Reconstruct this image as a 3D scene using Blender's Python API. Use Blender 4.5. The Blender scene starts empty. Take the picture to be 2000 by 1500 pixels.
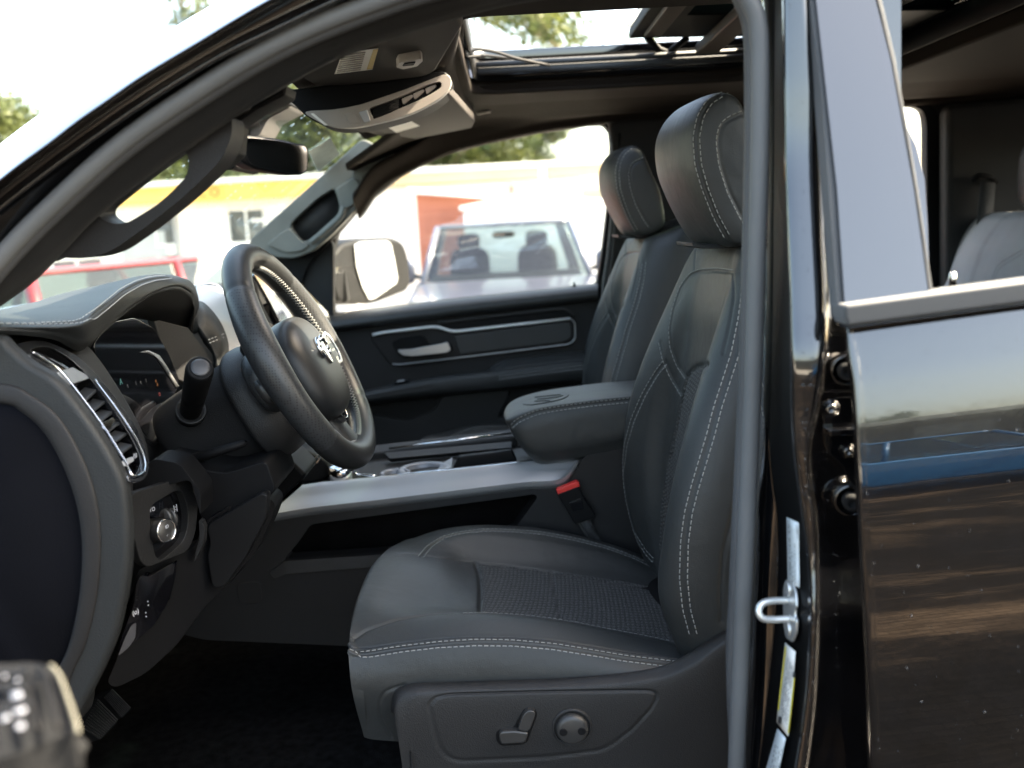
import bpy, bmesh, math, random
import numpy as np
from mathutils import Vector
from mathutils.bvhtree import BVHTree
random.seed(7); np.random.seed(7)
SC = bpy.context.scene
COL = SC.collection
# ---------------------------------------------------------------- camera
FPX = 1786.0; PITCH = math.radians(10); ROLL = math.radians(3)
CAM = np.array([0.0, -0.775, 1.55])
_r0 = np.array([1.0, 0, 0]); FW = np.array([0, math.cos(PITCH), -math.sin(PITCH)]); _u0 = np.cross(_r0, FW)
RT = _r0 * math.cos(ROLL) - _u0 * math.sin(ROLL); UP = _u0 * math.cos(ROLL) + _r0 * math.sin(ROLL)
cd = bpy.data.cameras.new('camera'); cam = bpy.data.objects.new('camera', cd); COL.objects.link(cam); SC.camera = cam
from mathutils import Matrix
cam.matrix_world = Matrix(((RT[0], UP[0], -FW[0], CAM[0]), (RT[1], UP[1], -FW[1], CAM[1]), (RT[2], UP[2], -FW[2], CAM[2]), (0, 0, 0, 1)))
cd.sensor_width = 36; cd.lens = FPX * 36 / 2000; cd.clip_start = 0.05; cd.clip_end = 2000
cd.dof.use_dof = True; cd.dof.focus_distance = 1.28; cd.dof.aperture_fstop = 3.8
# ---------------------------------------------------------------- light
SUN_AZ = math.radians(84); SUN_EL = math.radians(45)      # azimuth from +Y towards +X
w = bpy.data.worlds.new('World'); SC.world = w; w.use_nodes = True
nt = w.node_tree; sky = nt.nodes.new('ShaderNodeTexSky'); sky.sky_type = 'NISHITA'; sky.sun_disc = False
sky.sun_elevation = SUN_EL; sky.sun_rotation = SUN_AZ; sky.dust_density = 4.0; sky.air_density = 1.0
nt.nodes['Background'].inputs[1].default_value = 0.15
nt.links.new(sky.outputs[0], nt.nodes['Background'].inputs[0])
sl = bpy.data.lights.new('sun', 'SUN'); sl.energy = 4.5; sl.angle = math.radians(0.5); sl.color = (1, 0.93, 0.84)
so = bpy.data.objects.new('sun', sl); COL.objects.link(so)
sd = Vector((math.sin(SUN_AZ) * math.cos(SUN_EL), math.cos(SUN_AZ) * math.cos(SUN_EL), math.sin(SUN_EL)))
so.rotation_euler = sd.to_track_quat('Z', 'Y').to_euler(); so.location = (0, 0, 12)
SC.view_settings.view_transform = 'Standard'; SC.view_settings.look = 'None'
SC.view_settings.exposure = 3.22; SC.view_settings.gamma = 1
SC.view_settings.use_white_balance = True; SC.view_settings.white_balance_temperature = 7600; SC.view_settings.white_balance_tint = 6
# ---------------------------------------------------------------- projection helpers
def P(u, v, y):
    d = FW * FPX + RT * (u - 1000) - UP * (v - 750)
    return CAM + d * ((y - CAM[1]) / d[1])
def PZ(u, v, z):
    d = FW * FPX + RT * (u - 1000) - UP * (v - 750)
    return CAM + d * ((z - CAM[2]) / d[2])
def PXP(u, v, x):
    d = FW * FPX + RT * (u - 1000) - UP * (v - 750)
    return CAM + d * ((x - CAM[0]) / d[0])
def L(pts, y=None):
    return np.array([P(*p) if len(p) == 3 else P(p[0], p[1], y) for p in pts])
def proj(pts):
    q = np.asarray(pts) - CAM; wz = q @ FW
    return np.stack([1000 + FPX * (q @ RT) / wz, 750 - FPX * (q @ UP) / wz], -1)
def cr(pts, n=8, closed=False):
    p = np.asarray(pts, float)
    if closed: q = np.vstack([p[-1:], p, p[:2]]); m = len(p)
    else: q = np.vstack([2 * p[0] - p[1], p, 2 * p[-1] - p[-2]]); m = len(p) - 1
    t = np.linspace(0, 1, n, endpoint=False)[:, None]; out = []
    for i in range(m):
        a, b, c, d = q[i], q[i + 1], q[i + 2], q[i + 3]
        out.append(0.5 * (2 * b + (c - a) * t + (2 * a - 5 * b + 4 * c - d) * t * t + (3 * b - a - 3 * c + d) * t ** 3))
    out = np.vstack(out)
    return out if closed else np.vstack([out, p[-1:]])
def fillet(pts, r, k=5, closed=True):
    p = np.asarray(pts, float); n = len(p); out = []
    for i in range(n):
        if not closed and i in (0, n - 1): out.append(p[i]); continue
        a, b, c = p[i - 1], p[i], p[(i + 1) % n]
        la, lc = np.linalg.norm(a - b), np.linalg.norm(c - b); ra = min(r, la * .48, lc * .48)
        s = b + (a - b) / max(la, 1e-9) * ra; e = b + (c - b) / max(lc, 1e-9) * ra
        for t in np.linspace(0, 1, k): out.append((1 - t) ** 2 * s + 2 * t * (1 - t) * b + t * t * e)
    return np.array(out)
def resample(p, step, closed=False):
    p = np.asarray(p, float)
    if closed: p = np.vstack([p, p[:1]])
    d = np.r_[0, np.cumsum(np.linalg.norm(np.diff(p, axis=0), axis=1))]
    n = max(2, int(d[-1] / step) + 1); s = np.linspace(0, d[-1], n)
    return np.stack([np.interp(s, d, p[:, i]) for i in range(p.shape[1])], -1)
# ---------------------------------------------------------------- objects
def prop(o, label=None, cat=None, group=None, kind=None):
    if label: o['label'] = label
    if cat: o['category'] = cat
    if group: o['group'] = group
    if kind: o['kind'] = kind
    return o
def thing(name, loc, label, cat, group=None):
    o = bpy.data.objects.new(name, None); o.empty_display_size = .2; COL.objects.link(o); o.location = loc
    return prop(o, label, cat, group)
def link(name, me, mat, parent):
    o = bpy.data.objects.new(name, me); COL.objects.link(o)
    for m in (mat if isinstance(mat, (list, tuple)) else [mat]): me.materials.append(m)
    if parent is not None:
        o.parent = parent
        if parent.type == 'EMPTY': o.matrix_parent_inverse = Matrix.Translation(-Vector(parent.location))
    return o
def mesh(name, verts, faces, mat, parent=None, smooth=True, mi=None):
    me = bpy.data.meshes.new(name); me.from_pydata([tuple(map(float, v)) for v in verts], [], faces)
    if mi is not None: me.polygons.foreach_set('material_index', np.asarray(mi, dtype=np.int32))
    if smooth: me.polygons.foreach_set('use_smooth', [True] * len(me.polygons))
    me.update()
    return link(name, me, mat, parent)
def bev(o, w, seg=3, ang=35):
    m = o.modifiers.new('bevel', 'BEVEL'); m.width = w; m.segments = seg; m.limit_method = 'ANGLE'; m.angle_limit = math.radians(ang)
    n = o.modifiers.new('wn', 'WEIGHTED_NORMAL'); n.keep_sharp = True; n.weight = 90
    return o
class MB:
    """collects shapes into one mesh"""
    def __init__(s): s.v = []; s.f = []; s.mi = []; s.cuts = []
    def cut(s):
        if s.v and (not s.cuts or s.cuts[-1][0] != len(s.v)): s.cuts.append((len(s.v), len(s.f)))
    def add(s, v, f, mi=0):
        o = len(s.v); s.v += [tuple(map(float, q)) for q in v]; s.f += [tuple(i + o for i in q) for q in f]; s.mi += [mi] * len(f); return s
    def box(s, c, h, ax=None, mi=0):
        ax = np.eye(3) if ax is None else np.asarray(ax, float); c = np.asarray(c, float)
        v = [c + ax[0] * h[0] * a + ax[1] * h[1] * b + ax[2] * h[2] * d for a in (-1, 1) for b in (-1, 1) for d in (-1, 1)]
        return s.add(v, [(0, 1, 3, 2), (4, 6, 7, 5), (0, 4, 5, 1), (2, 3, 7, 6), (0, 2, 6, 4), (1, 5, 7, 3)], mi)
    def tube(s, path, r, k=10, closed=False, flat=1.0, up=None, caps=True, mi=0):
        p = np.asarray(path, float); n = len(p); r = np.full(n, r) if np.isscalar(r) else np.asarray(r)
        T = np.gradient(p, axis=0) if not closed else np.roll(p, -1, 0) - np.roll(p, 1, 0)
        T /= np.linalg.norm(T, axis=1)[:, None] + 1e-12
        A = np.array(up if up is not None else (0, 0, 1.), float)
        if up is None and abs(T[0] @ A) > .9: A = np.array([1., 0, 0])
        V = []
        for i in range(n):
            A2 = A - T[i] * (A @ T[i]); A2 /= np.linalg.norm(A2) + 1e-12
            if up is None: A = A2
            B = np.cross(T[i], A2)
            for j in range(k):
                t = 2 * math.pi * j / k; V.append(p[i] + (A2 * math.sin(t) * flat + B * math.cos(t)) * r[i])
        F = []
        for i in range(n if closed else n - 1):
            a = i * k; b = ((i + 1) % n) * k
            for j in range(k): F.append((a + j, a + (j + 1) % k, b + (j + 1) % k, b + j))
        if caps and not closed: F.append(tuple(range(k - 1, -1, -1))); F.append(tuple((n - 1) * k + j for j in range(k)))
        return s.add(V, F, mi)
    def lathe(s, c, axis, prof, k=32, mi=0):
        c = np.asarray(c, float); ax = np.asarray(axis, float); ax /= np.linalg.norm(ax)
        a = np.cross(ax, (0, 0, 1.) if abs(ax[2]) < .9 else (1., 0, 0)); a /= np.linalg.norm(a); b = np.cross(ax, a)
        V = [c + ax * h + (a * math.cos(2 * math.pi * j / k) + b * math.sin(2 * math.pi * j / k)) * r for h, r in prof for j in range(k)]
        F = [(i * k + j, i * k + (j + 1) % k, (i + 1) * k + (j + 1) % k, (i + 1) * k + j) for i in range(len(prof) - 1) for j in range(k)]
        F.append(tuple(range(k - 1, -1, -1))); F.append(tuple((len(prof) - 1) * k + j for j in range(k)))
        return s.add(V, F, mi)
    def build(s, name, mat, parent=None, smooth=True, bevel=0, seg=2):
        if s.cuts:
            s.cut(); v0 = f0 = 0; o = None
            for v1, f1 in s.cuts:
                m = MB(); m.v = s.v[v0:v1]; m.f = [tuple(i - v0 for i in f) for f in s.f[f0:f1]]; m.mi = s.mi[f0:f1]; v0, f0 = v1, f1; o = m.build(name, mat, parent, smooth)
            return o
        o = mesh(name, s.v, s.f, mat, parent, smooth, s.mi)
        bm = bmesh.new(); bm.from_mesh(o.data); bmesh.ops.recalc_face_normals(bm, faces=bm.faces[:]); bm.to_mesh(o.data); bm.free()
        if bevel: bev(o, bevel, seg)
        return o
def plate(name, pts, ext, mat, parent=None, holes=(), r=0, bevel=.002, seg=3, mbuild=None, closed_cr=0):
    """closed outline (optionally with holes) given thickness by the vector ext (a number: along +y)"""
    ext = np.array([0, ext, 0.]) if np.isscalar(ext) else np.asarray(ext, float)
    loops = [np.asarray(pts, float)] + [np.asarray(h, float) for h in holes]
    if closed_cr: loops = [cr(l, closed_cr, True) for l in loops]
    elif r: loops = [fillet(l, r) for l in loops]
    bm = bmesh.new(); E = []
    for lp in loops:
        a = [bm.verts.new(q) for q in lp]; E += [bm.edges.new((a[i], a[(i + 1) % len(a)])) for i in range(len(a))]
    bmesh.ops.triangle_fill(bm, use_beauty=True, use_dissolve=False, edges=E)
    if len(bm.faces) == 0 and len(loops) == 1: bm.faces.new(bm.verts)
    top = list(bm.faces)
    ret = bmesh.ops.extrude_face_region(bm, geom=top)
    vs = [g for g in ret['geom'] if isinstance(g, bmesh.types.BMVert)]
    bmesh.ops.translate(bm, verts=vs, vec=Vector(ext))
    bmesh.ops.recalc_face_normals(bm, faces=bm.faces[:])
    bmesh.ops.dissolve_limit(bm, angle_limit=math.radians(2), verts=bm.verts[:], edges=bm.edges[:])
    me = bpy.data.meshes.new(name); bm.to_mesh(me); bm.free()
    me.polygons.foreach_set('use_smooth', [True] * len(me.polygons))
    o = link(name, me, mat, parent)
    if bevel: bev(o, bevel, seg)
    return o
def tube(name, path, r, mat, parent=None, **k):
    return MB().tube(path, r, **k).build(name, mat, parent)
def lathe(name, c, ax, prof, mat, parent=None, k=32, bevel=0):
    return MB().lathe(c, ax, prof, k).build(name, mat, parent, bevel=bevel)
def cr2(G, ns, nt_, cs, ct):
    G = np.asarray(G, float); A = np.stack([cr(G[:, j], ns, cs) for j in range(G.shape[1])], 1)
    return np.stack([cr(A[i], nt_, ct) for i in range(A.shape[0])], 0)
class Surf:
    """smooth surface through a grid of 3D control points"""
    def __init__(s, G, ns=10, nt_=10, cs=False, ct=False, inside=None, caps=False):
        s.V = cr2(G, ns, nt_, cs, ct); s.cs, s.ct = cs, ct; s.caps = caps
        s.m, s.n = s.V.shape[:2]
        s.normals(inside)
    def normals(s, inside=None):
        V = s.V
        dt = (np.roll(V, -1, 1) - np.roll(V, 1, 1)) if s.ct else np.gradient(V, axis=1)
        ds = (np.roll(V, -1, 0) - np.roll(V, 1, 0)) if s.cs else np.gradient(V, axis=0)
        N = np.cross(ds, dt); ln = np.linalg.norm(N, axis=-1, keepdims=True); N = N / (ln + 1e-12)
        if inside is not None: s.flip = ((V - np.asarray(inside)) * N).sum(-1).mean() < 0
        elif not hasattr(s, 'flip'): s.flip = ((CAM - V) * N).sum(-1).mean() < 0
        s.N = -N if s.flip else N
        s.ok = ln[..., 0] > 1e-10
    def pick(s, px, closed=False, step=6, facing=True):
        """polyline in picture pixels -> points and normals on the surface"""
        px = resample(px, step, closed)
        if not hasattr(s, 'bvh'):
            F = [(i * s.n + j, i * s.n + (j + 1) % s.n, ((i + 1) % s.m) * s.n + (j + 1) % s.n, ((i + 1) % s.m) * s.n + j) for i in range(s.m if s.cs else s.m - 1) for j in range(s.n if s.ct else s.n - 1)]
            s.F0 = F; s.bvh = BVHTree.FromPolygons([tuple(q) for q in s.V.reshape(-1, 3)], F)
        N = s.N.reshape(-1, 3); pts = []; nn = []
        for p in px:
            d = FW * FPX + RT * (p[0] - 1000) - UP * (p[1] - 750)
            loc, no, fi, ds = s.bvh.ray_cast(Vector(CAM), Vector(d).normalized())
            if loc is None:
                uvd = ((proj(s.V.reshape(-1, 3)) - p) ** 2).sum(1); i = int(np.argmin(uvd)); pts.append(s.V.reshape(-1, 3)[i]); nn.append(N[i]); continue
            q = N[list(s.F0[fi])].mean(0); pts.append(np.array(loc)); nn.append(q / np.linalg.norm(q))
        pts = np.array(pts); nn = np.array(nn)
        for _ in range(2):
            if len(pts) > 4: pts[1:-1] = (pts[:-2] + 2 * pts[1:-1] + pts[2:]) / 4
        return pts, nn
    def groove(s, pts, w=.0025, d=.002):
        pts = resample(pts, w * .6); Q = s.V.reshape(-1, 3); lo, hi = pts.min(0) - 4 * w, pts.max(0) + 4 * w
        idx = np.where(((Q > lo) & (Q < hi)).all(1))[0]
        if len(idx) == 0: return
        dm = np.full(len(idx), 9.)
        for c in range(0, len(pts), 64):
            dd = np.linalg.norm(Q[idx][:, None] - pts[None, c:c + 64], axis=2).min(1); dm = np.minimum(dm, dd)
        Q[idx] -= s.N.reshape(-1, 3)[idx] * (d * np.exp(-(dm / w) ** 2))[:, None]; s.V = Q.reshape(s.V.shape)
    def build(s, name, mat, parent=None, masks=(), thick=0, mfacing=True):
        m, n = s.m, s.n; F = []
        for i in range(m if s.cs else m - 1):
            for j in range(n if s.ct else n - 1):
                a, b = i * n + j, i * n + (j + 1) % n; c, d = ((i + 1) % m) * n + (j + 1) % n, ((i + 1) % m) * n + j
                F.append((a, b, c, d) if s.flip else (a, d, c, b))
        V = s.V.reshape(-1, 3); mi = np.zeros(len(F), int)
        FF = np.array(F)
        if masks:
            cen = V[FF].mean(1); uv = proj(cen); NN = s.N.reshape(-1, 3)[FF[:, 0]]; fc = ((CAM - cen) * NN).sum(1) > (0 if mfacing else -9)
            for k, poly in enumerate(masks):
                idx = poly[0]; inside = inpoly(uv, np.array(poly[1])) & fc & (poly[2](cen) if len(poly) > 2 else True); mi[inside] = idx
        if s.caps:
            if s.ct: F = F + [tuple(range(n - 1, -1, -1)) if s.flip else tuple(range(n)), tuple((m - 1) * n + j for j in (range(n) if s.flip else range(n - 1, -1, -1)))]
            elif s.cs: F = F + [tuple(i * n for i in range(m)), tuple(i * n + n - 1 for i in range(m - 1, -1, -1))]
            mi = np.r_[mi, [0, 0]]
        o = mesh(name, V, F, mat, parent, True, mi)
        if thick:
            md = o.modifiers.new('solid', 'SOLIDIFY'); md.thickness = thick; md.offset = -1
        return o
def inpoly(p, poly):
    x, y = p[:, 0], p[:, 1]; r = np.zeros(len(p), bool); j = len(poly) - 1
    for i in range(len(poly)):
        xi, yi = poly[i]; xj, yj = poly[j]
        c = ((yi > y) != (yj > y)) & (x < (xj - xi) * (y - yi) / (yj - yi + 1e-12) + xi); r ^= c; j = i
    return r
def dashes(mb, pts, nrm, ln=.0055, gap=.0024, r=.00072, lift=.0003, off=0.0):
    """thread dashes along a curve; off shifts sideways on the surface"""
    pts = np.asarray(pts, float); nrm = np.asarray(nrm, float)
    T = np.gradient(pts, axis=0); T /= np.linalg.norm(T, axis=1)[:, None] + 1e-12; B = np.cross(T, nrm)
    q = pts + B * off + nrm * lift
    d = np.r_[0, np.cumsum(np.linalg.norm(np.diff(q, axis=0), axis=1))]
    at = lambda s: np.array([np.interp(s, d, q[:, k]) for k in range(3)]); an = lambda s: np.array([np.interp(s, d, nrm[:, k]) for k in range(3)])
    s0 = 0
    while s0 + ln < d[-1]:
        a, b = at(s0), at(s0 + ln); m = (a + b) / 2; n = an(s0 + ln / 2); n /= np.linalg.norm(n) + 1e-12; t = (b - a) / (np.linalg.norm(b - a) + 1e-12); bb = np.cross(t, n)
        V = []
        for p, h in ((a, -.3), (a + t * ln * .2, .8), (b - t * ln * .2, .8), (b, -.3)):
            V += [p + bb * r + n * h * r, p + n * (h * r + r * .7), p - bb * r + n * h * r]
        F = [(3 * i + j, 3 * i + j + 1, 3 * i + j + 4, 3 * i + j + 3) for i in range(3) for j in range(2)]
        mb.add(V, F); s0 += ln + gap
def offset_seam(S, px, mb, offs=(-.0045, .0045), gw=.0022, gd=.0018, closed=False, groove=True, **k):
    pts, nn = S.pick(px, closed)
    if groove: S.groove(pts, gw, gd)
    for o in offs: dashes(mb, pts, nn, off=o, **k); mb.cut()
    return pts, nn
def text(name, s, org, xd, yd, size, mat, parent=None, depth=.0003, align='LEFT', sp=1.0):
    c = bpy.data.curves.new(name, 'FONT'); c.body = s; c.size = size; c.extrude = depth; c.space_character = sp; c.align_x = align
    o = bpy.data.objects.new(name, c); me = bpy.data.meshes.new_from_object(o); bpy.data.objects.remove(o)
    xd = np.asarray(xd, float); xd /= np.linalg.norm(xd); yd = np.asarray(yd, float); yd = yd - xd * (yd @ xd); yd /= np.linalg.norm(yd); zd = np.cross(xd, yd)
    M = Matrix([(xd[i], yd[i], zd[i], org[i]) for i in range(3)] + [(0, 0, 0, 1)]); me.transform(M); me.name = name
    return link(name, me, mat, parent)
# ---------------------------------------------------------------- materials
def mat(name, col, rough=.5, metal=0, spec=.5, bump=None, coat=0, coatr=.03, var=None, sheen=0, emit=None, trans=0):
    m = bpy.data.materials.new(name); m.use_nodes = True; n = m.node_tree; b = n.nodes['Principled BSDF']
    b.inputs['Base Color'].default_value = (*col, 1); b.inputs['Roughness'].default_value = rough; b.inputs['Metallic'].default_value = metal
    b.inputs['Specular IOR Level'].default_value = spec; b.inputs['Coat Weight'].default_value = coat; b.inputs['Coat Roughness'].default_value = coatr
    b.inputs['Sheen Weight'].default_value = sheen
    if trans: b.inputs['Transmission Weight'].default_value = trans
    tc = n.nodes.new('ShaderNodeTexCoord')
    if bump:
        last = None
        for kind, sc, st, dist in bump:
            if kind == 'n': t = n.nodes.new('ShaderNodeTexNoise'); t.inputs['Scale'].default_value = sc; t.inputs['Detail'].default_value = 3; o = t.outputs[0]
            elif kind == 'v': t = n.nodes.new('ShaderNodeTexVoronoi'); t.inputs['Scale'].default_value = sc; o = t.outputs[0]
            n.links.new(tc.outputs['Object'], t.inputs['Vector'])
            bp = n.nodes.new('ShaderNodeBump'); bp.inputs['Strength'].default_value = st; bp.inputs['Distance'].default_value = dist
            n.links.new(o, bp.inputs['Height'])
            if last: n.links.new(last.outputs[0], bp.inputs['Normal'])
            last = bp
        n.links.new(last.outputs[0], b.inputs['Normal'])
        if coat: pass
    if var:
        t = n.nodes.new('ShaderNodeTexNoise'); t.inputs['Scale'].default_value = var[0]; t.inputs['Detail'].default_value = 5
        n.links.new(tc.outputs['Object'], t.inputs['Vector']); r = n.nodes.new('ShaderNodeValToRGB')
        r.color_ramp.elements[0].position = .3; r.color_ramp.elements[1].position = .7
        r.color_ramp.elements[0].color = (*[c * (1 - var[1]) for c in col], 1); r.color_ramp.elements[1].color = (*[min(1, c * (1 + var[1])) for c in col], 1)
        n.links.new(t.outputs[0], r.inputs[0]); n.links.new(r.outputs[0], b.inputs['Base Color'])
        if len(var) > 2:
            mr = n.nodes.new('ShaderNodeMapRange'); mr.inputs[3].default_value = rough - var[2]; mr.inputs[4].default_value = rough + var[2]
            n.links.new(t.outputs[0], mr.inputs[0]); n.links.new(mr.outputs[0], b.inputs['Roughness'])
    if emit: b.inputs['Emission Color'].default_value = (*emit[0], 1); b.inputs['Emission Strength'].default_value = emit[1]
    return m
def glass(name, tint=(.8, .9, .85), refl=.9, rough=0.0):
    m = bpy.data.materials.new(name); m.use_nodes = True; n = m.node_tree; n.nodes.clear()
    o = n.nodes.new('ShaderNodeOutputMaterial'); t = n.nodes.new('ShaderNodeBsdfTransparent'); g = n.nodes.new('ShaderNodeBsdfGlossy'); x = n.nodes.new('ShaderNodeMixShader'); f = n.nodes.new('ShaderNodeMapRange'); lw = n.nodes.new('ShaderNodeLayerWeight'); pw = n.nodes.new('ShaderNodeMath'); pw.operation = 'POWER'; pw.inputs[1].default_value = 4.5
    lw.inputs[0].default_value = .5; n.links.new(lw.outputs['Facing'], pw.inputs[0]); n.links.new(pw.outputs[0], f.inputs[0]); f.inputs[3].default_value = .06; f.inputs[4].default_value = .9
    t.inputs[0].default_value = (*tint, 1); g.inputs[0].default_value = (refl, refl, refl, 1); g.inputs['Roughness'].default_value = rough
    n.links.new(f.outputs[0], x.inputs[0]); n.links.new(t.outputs[0], x.inputs[1]); n.links.new(g.outputs[0], x.inputs[2]); n.links.new(x.outputs[0], o.inputs[0])
    return m
def weave(name, col, sc=420):
    m = mat(name, col, .8, spec=.25, sheen=.03); n = m.node_tree; b = n.nodes['Principled BSDF']; tc = n.nodes.new('ShaderNodeTexCoord')
    mp = n.nodes.new('ShaderNodeMapping'); mp.inputs['Scale'].default_value = (1.414, 1.0, 1.0); mp.inputs['Rotation'].default_value = (0, math.radians(45), 0); n.links.new(tc.outputs['Object'], mp.inputs[0])
    w1 = n.nodes.new('ShaderNodeTexWave'); w1.bands_direction = 'X'; w1.inputs['Scale'].default_value = 54; w1.inputs['Distortion'].default_value = 1.0; w1.inputs['Detail'].default_value = 2; w1.inputs['Detail Scale'].default_value = 6
    w2 = n.nodes.new('ShaderNodeTexWave'); w2.bands_direction = 'DIAGONAL'; w2.inputs['Scale'].default_value = 60; w2.inputs['Distortion'].default_value = 2.5; w2.inputs['Detail'].default_value = 1
    vo = n.nodes.new('ShaderNodeTexVoronoi'); vo.inputs['Scale'].default_value = sc
    for t in (w1, w2, vo): n.links.new(mp.outputs[0], t.inputs['Vector'])
    mu = n.nodes.new('ShaderNodeMath'); mu.operation = 'MULTIPLY'; n.links.new(w1.outputs[1], mu.inputs[0]); n.links.new(w2.outputs[1], mu.inputs[1])
    ad = n.nodes.new('ShaderNodeMath'); ad.operation = 'ADD'; n.links.new(mu.outputs[0], ad.inputs[0]); n.links.new(vo.outputs[0], ad.inputs[1])
    r = n.nodes.new('ShaderNodeValToRGB'); r.color_ramp.elements[0].position = .25; r.color_ramp.elements[1].position = 1
    r.color_ramp.elements[0].color = (*[c * .25 for c in col], 1); r.color_ramp.elements[1].color = (*[c * 2.6 for c in col], 1)
    n.links.new(ad.outputs[0], r.inputs[0]); n.links.new(r.outputs[0], b.inputs['Base Color'])
    bp = n.nodes.new('ShaderNodeBump'); bp.inputs['Strength'].default_value = .9; bp.inputs['Distance'].default_value = .0015
    n.links.new(ad.outputs[0], bp.inputs['Height']); n.links.new(bp.outputs[0], b.inputs['Normal'])
    return m
LEATHER = mat('leather', (.0205, .0220, .0218), .47, spec=.42, bump=[('v', 900, .3, .0006), ('n', 60, .15, .004), ('n', 13, .22, .012)], var=(9, .12, .05))
LEATHER2 = mat('leather_grained', (.015, .0165, .0172), .52, spec=.32, bump=[('v', 620, .6, .0005), ('n', 40, .08, .003)], var=(7, .1, .05))
WHEELL = mat('wheel_leather', (.012, .0125, .013), .42, spec=.35, bump=[('v', 900, .2, .0005)], var=(12, .1, .06))
def perf_mat():
    m = mat('perforated_leather', (.012, .0125, .013), .42); n = m.node_tree; b = n.nodes['Principled BSDF']; tc = n.nodes.new('ShaderNodeTexCoord')
    v = n.nodes.new('ShaderNodeTexVoronoi'); v.inputs['Scale'].default_value = 270; v.inputs['Randomness'].default_value = .15; n.links.new(tc.outputs['Object'], v.inputs['Vector'])
    r = n.nodes.new('ShaderNodeValToRGB'); r.color_ramp.elements[0].position = .26; r.color_ramp.elements[1].position = .36
    r.color_ramp.elements[0].color = (.001, .001, .001, 1); r.color_ramp.elements[1].color = (.022, .023, .024, 1)
    n.links.new(v.outputs[0], r.inputs[0]); n.links.new(r.outputs[0], b.inputs['Base Color'])
    bp = n.nodes.new('ShaderNodeBump'); bp.inputs['Distance'].default_value = .001; bp.inputs['Strength'].default_value = .7; n.links.new(r.outputs[0], bp.inputs['Height']); n.links.new(bp.outputs[0], b.inputs['Normal'])
    return m
PERF = perf_mat()
FABRIC = weave('seat_weave', (.025, .0245, .0235))
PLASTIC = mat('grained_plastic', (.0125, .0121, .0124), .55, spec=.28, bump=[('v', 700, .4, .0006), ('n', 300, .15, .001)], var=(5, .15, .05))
PLASTICL = mat('grained_plastic_pale', (.0135, .0133, .0135), .5, spec=.32, bump=[('v', 600, .45, .0007), ('n', 200, .15, .001)], var=(5, .12, .05))
SOFT = mat('soft_trim', (.021, .0208, .0208), .65, spec=.2, bump=[('v', 900, .3, .0005)], var=(6, .15))
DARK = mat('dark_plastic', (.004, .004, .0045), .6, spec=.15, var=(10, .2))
GLOSSP = mat('piano_black', (.004, .004, .005), .08, coat=.6, var=(30, .3, .02))
PAINT = mat('black_paint', (.0025, .0025, .003), .12, spec=.55, coat=1.0, coatr=.008, bump=[('n', 110, .07, .002), ('n', 18, .05, .004)], var=(40, .3, .02))
APPL = mat('door_applique', (.006, .006, .007), .14, coat=1.0, coatr=.03, var=(6, .2, .02))
for _m, _i in ((PAINT, 1.62), (APPL, 1.68)): _m.node_tree.nodes['Principled BSDF'].inputs['Coat IOR'].default_value = _i
RUBBER = mat('seal_rubber', (.036, .037, .038), .58, sheen=.2, bump=[('n', 500, .1, .0004)], var=(8, .12, .04))
SEALM = mat('door_seal_grey', (.092, .094, .095), .55, spec=.35, bump=[('n', 500, .1, .0004)], var=(8, .1, .04))
RUBBERD = mat('seal_cloth', (.0065, .0065, .0068), .8, spec=.2, sheen=.05, bump=[('v', 1100, .6, .0006)], var=(30, .2))
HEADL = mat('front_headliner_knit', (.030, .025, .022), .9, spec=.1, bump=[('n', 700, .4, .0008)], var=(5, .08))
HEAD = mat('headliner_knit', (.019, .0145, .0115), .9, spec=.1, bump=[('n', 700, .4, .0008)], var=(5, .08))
VISOR = mat('visor_vinyl', (.040, .034, .030), .75, spec=.25, bump=[('n', 600, .3, .0005)], var=(5, .06))
BEZEL = mat('console_bezel', (.30, .265, .235), .42, bump=[('n', 900, .1, .0003)], var=(20, .05))
SILVER = mat('satin_silver', (.45, .455, .46), .32, metal=.6, bump=[('n', 1200, .05, .0002)], var=(8, .05, .04))
DSILV = mat('dark_satin_metal', (.30, .305, .31), .42, metal=.65, var=(6, .08, .04))
CHROME = mat('chrome', (.75, .76, .78), .08, metal=1, var=(30, .03, .02))
STEEL = mat('zinc_steel', (.62, .62, .6), .33, metal=.8, bump=[('n', 300, .1, .0003)], var=(60, .08, .08))
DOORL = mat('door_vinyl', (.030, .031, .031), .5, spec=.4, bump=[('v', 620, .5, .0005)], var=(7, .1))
DOORP = mat('door_plastic', (.026, .0255, .0255), .5, spec=.35, bump=[('v', 600, .4, .0006)], var=(6, .1))
CARPET = mat('floor_carpet', (.009, .009, .0095), .95, spec=.04, bump=[('n', 500, 1, .004)], var=(60, .5))
FLOCK = mat('flocked_lining', (.005, .0045, .0045), .95, spec=.06, bump=[('n', 700, .8, .002)], var=(20, .3))
THREAD = mat('thread', (.21, .21, .20), .7, var=(200, .1))
THREADD = mat('thread_dark', (.34, .34, .34), .7, var=(200, .1))
PAPER = mat('label_paper', (.62, .66, .66), .4, var=(100, .03)); PAPERW = mat('label_white', (.75, .72, .66), .45, var=(80, .04))
INK = mat('print_ink', (.03, .03, .03), .5, var=(100, .1)); YELLOW = mat('label_yellow', (.72, .58, .04), .45, var=(50, .05))
RED = mat('red_button', (.62, .03, .025), .35, var=(50, .1)); WHITEP = mat('print_white', (.55, .56, .6), .5, var=(90, .05))
AGLASS = glass('side_glass', (.97, .985, .98)); WGLASS = glass('windscreen_glass', (.90, .97, .93))
MIRROR = mat('mirror_glass', (.55, .57, .58), .02, metal=1, var=(3, .02))
DIMMIRROR = mat('dimming_mirror', (.28, .28, .29), .03, metal=1, var=(3, .02))
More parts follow.
